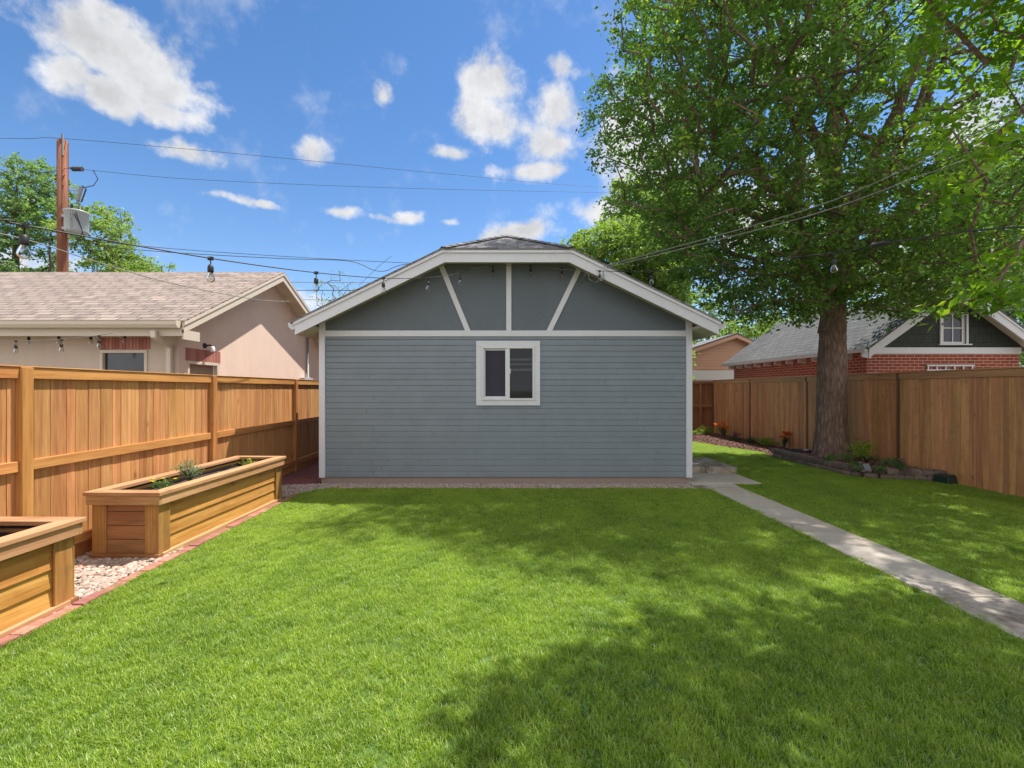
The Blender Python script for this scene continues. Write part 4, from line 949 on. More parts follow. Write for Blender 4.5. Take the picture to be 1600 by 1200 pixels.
b = MB(); b.box((NX-.05,d0-.0,dz-.05),(NX+.02,d1,dz-.003)); b.box((NX-.05,d0,0),(NX+.02,d0+.05,dz-.05)); b.box((NX-.05,d1-.05,0),(NX+.02,d1,dz-.05)); dr = b.build('door', M['cream'], H, bevel=.004)
MB().box((NX-.08,d0+.05,0),(NX-.05,d1-.05,dz-.05)).build('panel', m_plain('tan door', (.32,.23,.17), .6), dr)
# wall lamp
p = Vector((NX, 7.55, 2.27)); r0 = empty('wall_lamp', p, 'small wall lamp with white glass shade on the pink gable wall', 'lamp')
b = MB(); b.tube([p+Vector((0,0,0)), p+Vector((.025,0,0))], .042, 14); b.tube([p+Vector((.02,0,0)), p+Vector((.09,.01,.01)), p+Vector((.13,.02,-.01))], .014, 8); b.build('bracket', M['black'], r0)
b = MB(); b.lathe(p+Vector((.13,.02,-.01)), [(.0,.0),(.02,-.0),(.032,-.02),(.038,-.08),(.036,-.09),(0,-.09)], 14); b.build('lamp_shade', M['white'], r0)
# conduit with box
y = 11.05; X = NX
pz = at(481, 590, 11.5); 
r0 = empty('electrical_conduit', (NX+.03, 11.5, 1.8), 'thin metal conduit with a small grey box on the pink wall beside the grey garage', 'conduit')
b = MB(); yc = (NX+.05)*F/(481-VX); b.tube([(NX+.05,yc,1.75),(NX+.05,yc,2.85)], .03, 8); b.build('pipe', M['metal'], r0)
MB().box((NX+.005, yc-.35, 1.70), (NX+.12, yc+.15, 1.83)).build('junction_box', M['tank'], r0, bevel=.006)

# ------------------------------------------------------------------ brick building on the right
B = empty('neighbour_house', (10.5, 14, 0), 'red brick building with dark shingled gable behind the right fence', 'house')
EX, PX, Y0, Y1, Zb, Zp = 8.4, 10.46, 10.42, 17.3, 2.50, 4.02; EX2 = 2*PX-EX; bx0, bx1, by0, by1 = 8.65, 12.27, 10.8, 17.0; sb_ = (Zp-Zb)/(PX-EX)
b = MB(); b.face([(bx0,by0,0),(bx1,by0,0),(bx1,by0,CH-(553-VY)/F*by0),(bx0,by0,CH-(553-VY)/F*by0)]); b.face([(bx0,by1,0),(bx0,by0,0),(bx0,by0,2.62),(bx0,by1,2.62)]); b.face([(bx1,by0,0),(bx1,by1,0),(bx1,by1,2.6),(bx1,by0,2.6)]); b.face([(bx1,by1,0),(bx0,by1,0),(bx0,by1,2.6),(bx1,by1,2.6)])
b.build('brick_wall', M['brickred'], B)
zb1 = CH-(543-VY)/F*by0; zb0 = CH-(553-VY)/F*by0
MB().box((bx0-.02, by0-.03, zb0), (bx1+.02, by0+.02, zb1)).build('band_board', M['trim'], B, bevel=.004)
gzb = lambda x: min(Zb+(x-EX)*sb_, Zb+(EX2-x)*sb_)-.06
b = MB(); b.face([(bx0,by0-.002,zb1-.02),(bx1,by0-.002,zb1-.02),(bx1,by0-.002,gzb(bx1)),(PX,by0-.002,gzb(PX)),(bx0,by0-.002,gzb(bx0))]); b.build('gable_wall', M['shingle_wall'], B)
b = MB(); solid(b, [(EX-.03,Y0-.03,Zb+.0),(PX,Y0-.03,Zp+.03),(PX,Y1,Zp+.03),(EX-.03,Y1,Zb+.0)][::-1], .04); solid(b, [(EX2+.03,Y0-.03,Zb+.0),(PX,Y0-.03,Zp+.0301),(PX,Y1,Zp+.0301),(EX2+.03,Y1,Zb+.0)], .04); b.build('roof', M['roofpale'], B)
b = MB(); strip(b, [(EX+.01,Zb-.01),(PX,Zp-.02),(EX2-.01,Zb-.01)], [(EX-.01,Zb-.24),(PX,Zp-.27),(EX2+.01,Zb-.24)], Y0, Y0+.04); b.build('barge_board', M['trim'], B)
b = MB(); strip(b, [(EX-.01,Zb-.0),(PX,Zp+.0),(EX2+.01,Zb-.0)], [(EX-.01,Zb-.07),(PX,Zp-.07),(EX2+.01,Zb-.07)], Y0-.022, Y0-.001); b.build('trim_strip', M['trim'], B)
b = MB(); strip(b, [(EX,Zb-.045),(PX,Zp-.045),(EX2,Zb-.045)], [(EX,Zb-.07),(PX,Zp-.07),(EX2,Zb-.07)], Y0+.04, by0-.004); b.build('soffit', M['soffit'], B)
b = MB(); pr = [(0,0),(-.02,-.06),(-.075,-.08),(-.10,-.03),(-.105,.0)]
for (a0, z0), (a1, z1) in zip(pr, pr[1:]): b.face([(EX-.0+a0,Y0+.02,Zb+z0-.02),(EX+a1,Y0+.02,Zb+z1-.02),(EX+a1,Y1,Zb+z1-.02),(EX+a0,Y1,Zb+z0-.02)])
b.face([(EX+a,Y0+.02,Zb+z-.02) for a, z in pr]); b.build('gutter', M['trim'], B)
MB().box((EX+.0, Y0+.05, Zb-.05), (bx0, Y1, Zb-.03)).build('eave', M['soffit'], B)
for i in range(12):
    y = Y0+.25+i*.57; b = MB(); b.hexa([(EX+.04,y,Zb-.19),(bx0+.0,y,Zb-.23),(bx0+.0,y+.05,Zb-.23),(EX+.04,y+.05,Zb-.19),(EX+.04,y,Zb-.055),(bx0+.0,y,Zb-.055),(bx0,y+.05,Zb-.055),(EX+.04,y+.05,Zb-.055)]); b.build('rafter_tail', M['trim'], B)
# small gable window
x0, x1 = (1467-VX)/F*by0, (1511-VX)/F*by0; z0, z1 = CH-(537.5-VY)/F*by0, CH-(488-VY)/F*by0
yw = by0; b = MB(); b.box((x0, yw-.04, z0), (x0+.05, yw, z1)); b.box((x1-.05, yw-.04, z0), (x1, yw, z1)); b.box((x0+.05, yw-.04, z1-.06), (x1-.05, yw, z1)); b.box((x0-.04, yw-.07, z0-.03), (x1+.06, yw, z0)); b.box((x1-.11,yw-.03,z0),(x1-.09,yw,z1-.06))
wd = b.build('window', M['trim'], B, bevel=.004)
a0, a1 = x0+.05, x1-.12; mm = (a0+a1)/2; mz = (z0+z1)/2
b = MB(); b.box((a0, yw-.03, z0), (a0+.03, yw+.0, z1-.06)); b.box((a1-.03, yw-.03, z0), (a1, yw, z1-.06)); b.box((a0+.03, yw-.03, z0), (a1-.03, yw, z0+.05)); b.box((mm-.012, yw-.028, z0+.05), (mm+.012, yw, z1-.06)); b.box((a0+.03, yw-.027, mz-.012), (a1-.03, yw-.001, mz+.012)); b.build('muntin', M['trim'], wd)
MB().box((a0+.03, yw-.012, z0+.05), (a1-.03, yw-.006, z1-.06)).build('pane', M['glass'], wd)
# white slatted frame on the brick wall
x0, x1 = (1446-VX)/F*by0, (1520-VX)/F*by0; z1 = CH-(570-VY)/F*by0; z0 = z1-.14
b = MB(); b.box((x0, by0-.05, z1-.035), (x1, by0-.005, z1)); b.box((x0, by0-.045, z0), (x1, by0-.005, z0+.03))
for k in range(6): x = x0+.02+(x1-x0-.08)*k/5; b.box((x, by0-.04, z0+.03), (x+.03, by0-.01, z1-.035))
b.build('wall_vent', M['trim'], B, bevel=.003)

# ------------------------------------------------------------------ salmon garage far right
K = empty('neighbour_garage', (7.5, 21, 0), 'small salmon sided garage with white door seen past the corner of the grey garage', 'garage')
ky = 20.; kx0, kx1 = (1050-VX)/F*ky, (1192-VX)/F*ky; kp = (1146-VX)/F*ky; kz = CH-(523-VY)/F*ky; kez = CH-(542-VY)/F*ky; kzd = CH-(577-VY)/F*ky
kl = kp-(kx1-kp)*3.4; kzl = kez-.9
b = MB(); y = ky
lapz = kzd
while lapz < kz:
    hi = min(lapz+.13, kz)
    f = lambda z, s: (kp+(kx1-kp)*(kz-z)/(kz-kez) if s > 0 else kp-(kp-kl)*(kz-z)/(kz-kzl))
    xa, xb = max(kl+.2, f(lapz, -1)), min(kx1-.15, f(lapz, 1)); xc, xd = max(kl+.2, f(hi, -1)), min(kx1-.15, f(hi, 1))
    if xb > xa: b.face([(xa,y-.02,lapz),(xb,y-.02,lapz),(max(xd,xc),y,hi),(xc,y,hi)]); b.face([(xa,y,lapz),(xb,y,lapz),(xb,y-.02,lapz),(xa,y-.02,lapz)])
    lapz += .13
b.box((kl+.2, y, 0), (kx1-.15, y+.1, kzd-.001)); b.box((kx1-.16, y, 0), (kx1-.15, y+6, kez)); b.build('wall', M['siding_pink'], K)
MB().box((kl+.8, y-.03, 0), (kx1-.4, y-.001, kzd-.05)).build('door', M['white'], K)
b = MB(); solid(b, [(kx1+.1,y-.3,kez-.03),(kp,y-.3,kz+.05),(kp,y+7,kz+.05),(kx1+.1,y+7,kez-.03)], .06); solid(b, [(kl,y-.3,kzl),(kp,y-.3,kz+.0501),(kp,y+7,kz+.0501),(kl,y+7,kzl)][::-1], .06); b.build('roof', M['roofgray'], K)
b = MB(); strip(b, [(kl,kzl-.07),(kp,kz-.02),(kx1+.08,kez-.09)], [(kl,kzl-.22),(kp,kz-.17),(kx1+.08,kez-.24)], y-.3, y-.26); b.build('barge_board', M['siding_pink'], K)

# ------------------------------------------------------------------ utility pole and wires
pc = Vector((-14.5, 15, 0)); U_ = empty('utility_pole', pc, 'weathered red wooden utility pole with a grey transformer above the brown roof', 'utility pole')
b = MB(); hs_ = [0, 3, 6, 9.75]; b.tube([pc+Vector((0,0,z)) for z in hs_], [.155,.15,.145,.13], 16)
for k in range(9):
    a = random.uniform(0, 6.28); r = .132; b.box((pc.x+r*math.cos(a)-.012, pc.y+r*math.sin(a)-.012, 5), (pc.x+r*math.cos(a)+.012, pc.y+r*math.sin(a)+.012, 9.7))
b.build('pole', M['pole'], U_)
tz = 1.55+(VY-365)/F*15
b = MB(); tc = pc+Vector((.56,-.1,tz)); b.lathe(tc, [(0,0),(.30,.0),(.31,.03),(.31,.62),(.335,.63),(.335,.67),(.2,.72),(0,.74)], 22); b.box(tc+Vector((-.45,-.05,.1)), tc+Vector((-.28,.05,.18))); b.box(tc+Vector((-.45,-.05,.5)), tc+Vector((-.28,.05,.58)))
tr_ = b.build('transformer', M['tank'], U_)
b = MB()
for dx in (-.12, .14): b.tube([tc+Vector((dx,-.05,.7)), tc+Vector((dx,-.05,.92))], [.05,.03], 8)
b.tube([tc+Vector((.13,-.33,.02)), tc+Vector((.13,-.33,.6))], .015, 6); b.tube([tc+Vector((.2,-.3,.5)), tc+Vector((.36,-.3,.2)), tc+Vector((.42,-.25,-.1)), tc+Vector((.1,-.2,-.5))], .016, 6); b.tube([tc+Vector((.25,-.3,.55)), tc+Vector((.42,-.3,.1)), tc+Vector((.5,-.25,-.35))], .013, 6)
b.build('bushing', M['wire'], tr_)
b = MB(); cc_ = at(125,302,14.9); b.tube([cc_+Vector((.05,0,.22)), cc_+Vector((-.08,0,-.24))], .06, 8); b.bar(at(108,292,14.9), at(120,298,14.9), .04, .04); fu = b.build('fuse_cutout', M['tank'], U_)
b = MB(); b.tube([cc_+Vector((.08,0,.24)), cc_+Vector((.2,0,.14)), cc_+Vector((.05,0,-.28)), cc_+Vector((-.1,0,-.24))], .022, 6); b.tube([at(146,267,15), at(153,280,15), at(146,290,15), at(128,294,15)], .014, 6); b.build('arc_arm', M['wire'], fu)
b = MB(); p_ = at(120,264,15); b.tube([at(108,262,15), p_+Vector((-.12,0,0))], .02, 6)
for k in range(4): b.tube([p_+Vector((-.14+.09*k,0,0)), p_+Vector((-.09+.09*k,0,0))], .075, 10)
b.build('insulator', M['wire'], U_)
b = MB(); b.tube([pc+Vector((.1,-.1,9.2)), pc+Vector((.1,-.1,9.9))], .03, 8); b.build('pole_top_pin', M['wire'], U_)
def wire(pts, r, m_, label, group='overhead wires', name='power_line', n=10):
    P = [Vector(p) for p in pts]; out = []
    for i in range(len(P)-1):
        p0, p1, p2, p3 = P[max(i-1,0)], P[i], P[i+1], P[min(i+2,len(P)-1)]
        for k in range(n):
            t = k/n; out.append(.5*((2*p1)+(p2-p0)*t+(2*p0-5*p1+4*p2-p3)*t*t+(3*p1-p0-3*p2+p3)*t**3))
    out.append(P[-1]); c = sum(out, Vector())/len(out)
    b = MB(); b.tube(out, r, 5); o = b.build(name, m_, loc=P[0]); tag(o, label, 'wire', group); return o
wire([at(-500,205,15.5), at(0,216,15), at(105,217,15), at(400,243,17), at(700,272,19), at(960,293,22), at(1300,300,27)], 0.0073, M['wire'], 'topmost thin wire crossing the blue sky from the top of the utility pole')
wire([at(-500,262,15.5), at(0,270,15), at(95,266,15.1), at(120,264,15), at(300,280,16.5), at(600,293,18.5), at(900,300,21), at(1300,306,27)], 0.0073, M['wire'], 'second thin wire from the top, fixed to the pole by a dark insulator')
wire([at(100,372,15), at(262,388,15.5), at(450,401,16), at(640,411,16.5), at(900,420,17), at(1300,424,18)], 0.0095, M['wire'], 'upper of two close wires running from the pole toward the peak of the grey garage')
wire([at(100,380,15), at(262,394,15.5), at(440,404,16), at(545,408,16), at(595,424,16), at(660,412,16.5), at(900,432,17)], 0.0116, M['wire'], 'wire with a dip and splice left of the grey garage peak')
wire([at(560,447,16), at(592,416,16.3), at(612,400,16.6)], 0.0063, M['wire'], 'short slanting wire above the left roof slope of the grey garage')
wire([at(-600,441,17), at(455,441,17), at(1050,446,17), at(2200,440,17)], 0.0120, M['wiregrey'], 'pale horizontal wire passing behind the grey garage just above the dark one')
wire([at(-600,454,17.2), at(455,453.5,17.2), at(1100,457,17.2), at(2200,452,17.2)], 0.0137, M['wire'], 'dark thick horizontal cable passing behind the grey garage')
wire([at(-600,470,17.5), at(455,468,17.5), at(1100,486,17.5), at(2200,478,17.5)], 0.0090, M['wiregrey'], 'lowest thin wire passing behind the grey garage')
A0 = at(943, 416, 6.96)
wire([A0, at(1240,334,5.6), at(1420,262,4.8), at(1540,200,4.3), at(1800,60,3.6)], 0.0067, M['wiregrey'], 'upper of two cables running together from the grey garage roof past the big tree', n=14)
wire([A0+Vector((.05,0,-.02)), at(1240,344,5.6), at(1420,282,4.8), at(1600,214,4.2), at(1800,130,3.6)], 0.0067, M['wiregrey'], 'lower of two cables running together from the grey garage roof past the big tree', n=14)
wire([at(975,424,9), at(1080,367,8.2), at(1180,282,7), at(1300,140,5.4), at(1400,45,4.4), at(1500,-60,3.6)], 0.0075, M['wire'], 'steep dark cable rising from the garage roof in front of the big tree crown', n=14)
wire([at(-260,335,3.0), at(0,365,3.6), at(160,412,4.4), at(270,443,5.2), at(400,468,6.4), at(452,471,7.3)], 0.0050, M['wiregrey'], 'thin cable running from the left across the brown roof', n=10)
wire([at(1380,381,3.7), at(1490,364,3.35), at(1600,354,3.0), at(1800,338,2.6)], 0.0060, M['wire'], 'cord leading on from the end of the right string of bulbs')

# ------------------------------------------------------------------ string lights
def bulb_mesh(parent, p, k=1.0, label=None):
    p = Vector(p)
    b = MB(); b.box(p+Vector((-.018,-.008,-.014)), p+Vector((.018,.008,.010))); b.tube([p+Vector((0,0,-.01)), p+Vector((.002,0,-.05*k))], .0035, 6)
    q0 = p+Vector((0,0,-.05*k)); b.lathe(q0, [(0,.004),(.012,.002),(.019,-.012),(.020,-.045),(.017,-.052),(0,-.052)], 12)
    s = b.build('socket', M['black'], parent, bevel=0)
    q1 = q0+Vector((0,0,-.05))
    b = MB(); b.lathe(q1, [(.013,.0),(.015,-.008),(.026,-.032),(.0285,-.046),(.025,-.060),(.014,-.071),(0,-.074)], 14); gl = b.build('bulb', M['clear'], s)
    b = MB(); b.tube([q1+Vector((-.004,0,0)), q1+Vector((-.010,0,-.03)), q1+Vector((0,0,-.045)), q1+Vector((.010,0,-.03)), q1+Vector((.004,0,0))], .0014, 5); b.lathe(q1, [(.006,0),(.004,-.02),(0,-.022)], 8); b.build('filament', M['filament'], s)
def string(name_lb, pts, bulbs, m_=None, r=.0045):
    root = empty('string_lights', pts[0], name_lb, 'string lights', None)
    P = [Vector(p) for p in pts]; out = []
    for i in range(len(P)-1):
        p0, p1, p2, p3 = P[max(i-1,0)], P[i], P[i+1], P[min(i+2,len(P)-1)]
        for k in range(8):
            t = k/8; v = .5*((2*p1)+(p2-p0)*t+(2*p0-5*p1+4*p2-p3)*t*t+(3*p1-p0-3*p2+p3)*t**3); out.append(v)
    out.append(P[-1]); b = MB(); b.tube(out, r, 6); b.build('cable', m_ or M['black'], root)
    for p in bulbs: bulb_mesh(root, p)
    return root
bl = [at(37.5,352,2.34), at(329,403.5,3.27), at(494,426,4.2), at(599,434.5,5.13), at(669,434,6.06), at(719,427,6.9)]
string('string of clear bulbs coming from the upper left to the grey garage gable', [at(-470,300,1.6)]+[at(0,343,2.24)]+bl+[at(735,420,6.985)], bl)
g1 = [at(770,416,7.3), at(829,415,7.3), at(878,419,7.25)]
string('short string of clear bulbs hanging under the flat top of the garage gable', [at(735,420,6.99), at(770,416,7.3), at(829,415,7.3), at(880,421,7.2), at(936,423,6.985)], g1, M['wiregrey'])
b2 = [at(937,423.5,6.95), at(1018,424,5.95), at(1130,413.5,5.0), at(1303,396,4.05)]
st2 = string('string of clear bulbs running from the garage gable in front of the big tree', b2[:3]+[at(1303,395,4.05), at(1375,381,3.72)], b2)
b = MB(); b.tube([at(1362,384,3.75), at(1390,378,3.68)], .02, 10); b.build('connector', M['black'], st2)
# coil of loose cord at the gable
b = MB(); b.tube([at(912,432,7.0), at(918,424,6.98), at(921,437,6.98), at(930,441,6.98), at(940,436,6.98), at(943,424,6.97), at(944,440,6.97)], .005, 6)
b.build('loose_cord', M['wiregrey'], st2)
nb = [at(25,533,6.35), at(96,531,6.35), at(155,525,6.35)]
string('string of small round bulbs hanging below the gutter of the pink building', [at(-60,531,6.3), at(25,533,6.35), at(96,530,6.35), at(155,524,6.35), at(178,520,6.4)], nb, M['wiregrey'])
nb = [at(45,521,6.8), at(92,520,6.8), at(142,520,6.8), at(195,518,6.8)]
string('second string of bulbs tucked under the eave of the pink building', [at(-60,519,6.8)]+nb+[at(215,517,6.8)], nb, M['wiregrey'])
# ------------------------------------------------------------------ trees
def tree(name, base, limbs, r_base, clusters, spread, per, leaf_len, leaf_m, bark_m, label, group=None, aspect=.6, seed=1, tip_r=.010, flat=.65, trunk_fn=None, power=.42, droop=.0, cup=.12, hug=0., tri=False):
    rs = np.random.default_rng(seed); base = Vector(base)
    root = empty(name, base, label, 'tree', group)
    nodes = []; par = []; fix = {}
    def addn(p, pa, r=None):
        nodes.append(tuple(p)); par.append(pa)
        if r is not None: fix[len(nodes)-1] = r
        return len(nodes)-1
    limb_nodes = []
    for L in limbs:          # limb: list of (point, radius); first limb starts at the base, others start at nearest node
        pts = [Vector(p) for p, r in L]; rr = [r for p, r in L]
        if not nodes: last = addn(pts[0], -1, rr[0]); st = 1
        else:
            d = np.linalg.norm(np.array(nodes)-np.array(pts[0]), axis=1); last = int(d.argmin()); st = 0
        prev = Vector(nodes[last]); pr = fix.get(last, rr[0])
        for p, r in zip(pts[st:], rr[st:]):
            n = max(1, int((p-prev).length/.35))
            for k in range(1, n+1):
                t = k/n; q_ = prev.lerp(p, t)+Vector(rs.normal(0, .03 if k < n else 0, 3)); last = addn(q_, last, pr+(r-pr)*t)
            prev = p; pr = r
    nl = len(nodes)
    b3 = np.array(base)
    C = np.array(clusters); order = np.argsort(np.linalg.norm(C-np.array(nodes[:nl]).mean(0), axis=1)); C = C[order]
    cl_node = []
    for c in C:
        A = np.array(nodes); dv = c-A; d = np.linalg.norm(dv, axis=1); pen = d+.5*np.maximum(0, A[:, 2]-c[2]+.1)+hug*np.maximum(0, nl*0+1.2-d)*0
        k = int(pen.argmin()); p0 = Vector(nodes[k]); p1 = Vector(c); L = (p1-p0).length; last = k; n = max(1, int(L/.4))
        for i in range(1, n+1):
            t = i/n; q_ = p0.lerp(p1, t)+Vector((0, 0, .12*L*math.sin(math.pi*t)-droop*L*t*t)); 
            if i < n: q_ += Vector(rs.normal(0, .04*min(L, 1.5), 3))
            last = addn(q_, last)
        cl_node.append(last)
    cnt = np.zeros(len(nodes)); 
    for k in cl_node: cnt[k] += 1
    for i in range(len(nodes)-1, -1, -1):
        if par[i] >= 0: cnt[par[i]] += cnt[i]
    rad = tip_r*np.maximum(cnt, .6)**power
    for i, r in fix.items(): rad[i] = max(r, 0)
    N = np.array(nodes)
    # branches as frustums
    idx = [i for i in range(len(nodes)) if par[i] >= 0 and not (trunk_fn and i in fix and N[i][2] < trunk_fn[0])]
    ns = 7; V = []; Fq = []
    if idx:
        I = np.array(idx); Pp = np.array([par[i] for i in idx]); a = N[Pp]; c = N[I]; d = c-a; L = np.linalg.norm(d, axis=1, keepdims=True)+1e-9; d = d/L
        ref = np.where(np.abs(d[:, 2:3]) < .9, [[0, 0, 1.]], [[1., 0, 0]]); s = np.cross(d, ref); s /= np.linalg.norm(s, axis=1, keepdims=True); u = np.cross(d, s)
        ra = np.minimum(rad[Pp], rad[I]*1.35); rb = rad[I]; ang = np.arange(ns)*2*math.pi/ns
        ring = lambda p, r: p[:, None]+(s[:, None]*np.cos(ang)[None, :, None]+u[:, None]*np.sin(ang)[None, :, None])*r[:, None, None]
        V = np.concatenate([ring(a-d*L*.04, ra), ring(c+d*L*.04, rb)], 1).reshape(-1, 3); k = np.arange(ns); k2 = (k+1) % ns
        f = np.stack([k, k2, k2+ns, k+ns], 1); Fq = (f[None]+(np.arange(len(I))*2*ns)[:, None, None]).reshape(-1, 4)
        npmesh('branches' if trunk_fn else 'trunk', V, Fq, np.full(len(Fq), .5), bark_m, root, smooth=True)
    if trunk_fn:
        ztop, path_, rads, nseg = trunk_fn; b = MB(); rings = 90; S = 72; vs = []
        for i in range(rings+1):
            t = i/rings; z = t*(ztop+.25)-.1 if True else 0; zz = max(z, 0)
            cx, cy = np.interp(zz, [p[2] for p in path_], [p[0] for p in path_]), np.interp(zz, [p[2] for p in path_], [p[1] for p in path_]); r = np.interp(zz, [p[2] for p in path_], rads)
            for k in range(S):
                a = 2*math.pi*k/S; fl = math.exp(-zz/.30)*(.5+.5*math.cos(a*5+1.))*.42+math.exp(-zz/.14)*.2
                tw = a+zz*.18
                rg = -abs(mn.noise(Vector((math.cos(tw)*4.5, math.sin(tw)*4.5, zz*.9))))*.16-abs(mn.noise(Vector((math.cos(tw)*10, math.sin(tw)*10, zz*1.8+7))))*.13+.06+mn.noise(Vector((math.cos(a)*28, math.sin(a)*28, zz*6)))*.035
                big = mn.noise(Vector((math.cos(a)*1.2, math.sin(a)*1.2, zz*.7+3)))*.08
                rr_ = r*(1+fl+rg+big); vs.append((cx+rr_*math.cos(a), cy+rr_*math.sin(a), base.z*0+z))
        fs = [(i*S+k, i*S+(k+1) % S, (i+1)*S+(k+1) % S, (i+1)*S+k) for i in range(rings) for k in range(S)]
        b.add(vs, fs, .5, True); b.build('trunk', bark_m, root)
    # leaves
    n = len(C); T = np.repeat(np.arange(n), per); sz_ = rs.uniform(.6, 1.25, n)[T][:, None]
    # each cluster is made of a few short twigs the leaves sit on
    tw = 5; td = rs.normal(0, 1, (n, tw, 3)); td[..., 2] = td[..., 2]*.7-.15; td /= np.linalg.norm(td, axis=2, keepdims=True); k = rs.integers(0, tw, len(T)); D0 = td[T, k]
    t = rs.uniform(0, 1, (len(T), 1))**.8*spread*sz_
    P = C[T]+D0*t+rs.normal(0, spread*.16, (len(T), 3)); P[:, 2] = C[T][:, 2]+(P[:, 2]-C[T][:, 2])*flat-(t[:, 0]/spread)**2*spread*.15
    Dr = D0+rs.normal(0, .7, (len(T), 3))+[0, 0, -.35]; Nn = rs.normal(0, .65, (len(T), 3))+[0, 0, .8]
    Ls = leaf_len*rs.uniform(.6, 1.25, len(T)); V, Fq = leaves_np(P, Nn, Dr, Ls, Ls*aspect, cup)
    rn = np.clip(rs.uniform(0, 1, len(T))*.75+rs.uniform(0, .25, n)[T], 0, 1)
    npmesh('crown', V, Fq, rn, leaf_m, root); return root
def px_of(P): return VX+F*P[:, 0]/np.maximum(P[:, 1], .05), VY-F*(P[:, 2]-CH)/np.maximum(P[:, 1], .05)
def ell(rs, n, c, r, surf=.0):
    d = rs.normal(0, 1, (n, 3)); d /= np.linalg.norm(d, axis=1, keepdims=True); t = rs.uniform(surf, 1, (n, 1))**(1/3); return np.array(c)+d*t*np.array(r)
def spaced(P, dist, nmax):
    cell = {}; out = []
    for p in P:
        k = tuple((p/dist).astype(int)); ok = True
        for i in (-1,0,1):
            for j in (-1,0,1):
                for l in (-1,0,1):
                    for q_ in cell.get((k[0]+i,k[1]+j,k[2]+l), ()):
                        if ((p-q_)**2).sum() < dist*dist: ok = False; break
                    if not ok: break
                if not ok: break
            if not ok: break
        if ok: cell.setdefault(k, []).append(p); out.append(p)
        if len(out) >= nmax: break
    return np.array(out)
# --- the big tree
TB = Vector((6.82, 9.4, .0)); rs = np.random.default_rng(11)
cand = np.concatenate([ell(rs, 2600, (6.6,9.3,8.6), (4.5,3.6,5.2)), ell(rs, 700, (4.4,8.6,6.4), (2.6,2.2,3.0)), ell(rs, 500, (3.6,8.2,7.6), (1.9,1.8,2.6)), ell(rs, 1500, (6.6,8.9,4.3), (4.4,2.8,1.35)), ell(rs, 400, (9.5,8.8,5.2), (2.2,2.4,2.0)), ell(rs, 300, (3.0,8.6,10.2), (1.2,1.5,2.0))])
cand = np.concatenate([cand]+[ell(rs, 260, tuple(at(px, py, d)), r) for px, py, d, r in ((1090,405,8.6,(.9,.9,.6)),(1170,440,8.6,(1.0,1.0,.7)),(1245,465,8.4,(.7,.8,.5)),(1360,450,8.5,(.9,.9,.55)),(1440,455,8.4,(.9,.9,.6)),(1500,465,8.2,(.7,.8,.5)),(1400,485,8.6,(.6,.8,.35)),(1010,330,8.8,(.9,.9,.7)),(960,200,9.2,(.8,.9,1.3)))])
rs.shuffle(cand); x, y = px_of(cand)
lo = np.interp(x, [880,950,985,1030,1075,1120,1180,1240,1300,1360,1420,1480,1540,1600,1700], [260,310,362,415,455,478,508,508,485,485,500,498,480,420,380])
left = np.interp(y, [-400,-60,20,60,110,160,230,290,330,400], [960,960,965,985,950,935,935,945,985,1060])
keep = (y < lo) & (x > left) & (cand[:, 2] > 2.95) & (cand[:, 1] > 5.9) & (np.abs(cand[:, 0]-6.8) < 5.4)
# leave some ways for the sky to show between boughs
nz = np.array([mn.noise(Vector(p)*.55) for p in cand]); keep &= (nz > -.29) | (cand[:, 2] < 5.2)
cand = spaced(cand[keep], .38, 1650)
lm = [[((TB.x,TB.y,0),.38),((6.80,9.4,1.2),.335),((6.80,9.4,2.4),.29),((6.84,9.4,3.1),.22),((6.95,9.42,3.9),.19),((7.0,9.5,5.2),.19),((6.95,9.6,6.6),.16),((7.1,9.6,8.2),.12),((7.0,9.6,10.4),.07),((6.9,9.6,12.4),.03)],
      [((6.84,9.4,3.0),.2),((6.3,9.2,3.75),.14),((5.85,9.05,4.5),.125),((5.75,8.95,5.1),.11),((5.0,8.8,5.7),.08),((4.2,8.5,6.5),.05),((3.3,8.3,7.4),.03)],
      [((5.75,8.95,5.1),.10),((5.85,8.9,5.9),.09),((5.5,8.8,7.2),.07),((5.0,8.7,8.8),.04)],
      [((6.9,9.4,3.6),.16),((7.7,9.2,4.7),.13),((8.6,9.0,5.6),.10),((9.6,8.8,6.5),.06),((10.6,8.7,7.4),.03)],
      [((7.0,9.5,4.6),.14),((7.5,9.2,6.2),.12),((7.95,9.0,7.5),.11),((8.4,8.9,8.7),.09),((8.9,8.8,10.2),.05),((9.2,8.8,11.6),.03)],
      [((6.97,9.5,5.6),.12),((6.2,9.3,7.2),.09),((5.6,9.2,9.0),.06),((5.0,9.1,11.0),.03)],
      [((5.85,9.05,4.5),.08),((5.2,8.7,4.6),.055),((4.4,8.4,4.9),.035)],
      [((6.9,9.3,4.2),.10),((6.9,8.4,5.0),.07),((6.7,7.4,6.0),.045),((6.5,6.7,7.0),.03)]]
tree('shade_tree', TB, lm, .38, cand, .46, 90, .092, M['leaf'], M['bark'], 'large leafy tree with a thick furrowed trunk in the block walled bed', aspect=.56, seed=5,
     trunk_fn=(3.05, [(6.82,9.4,0),(6.80,9.4,.6),(6.80,9.4,1.2),(6.80,9.4,2.0),(6.81,9.4,2.5),(6.84,9.4,3.3)], [.315,.275,.262,.25,.228,.215], 0))
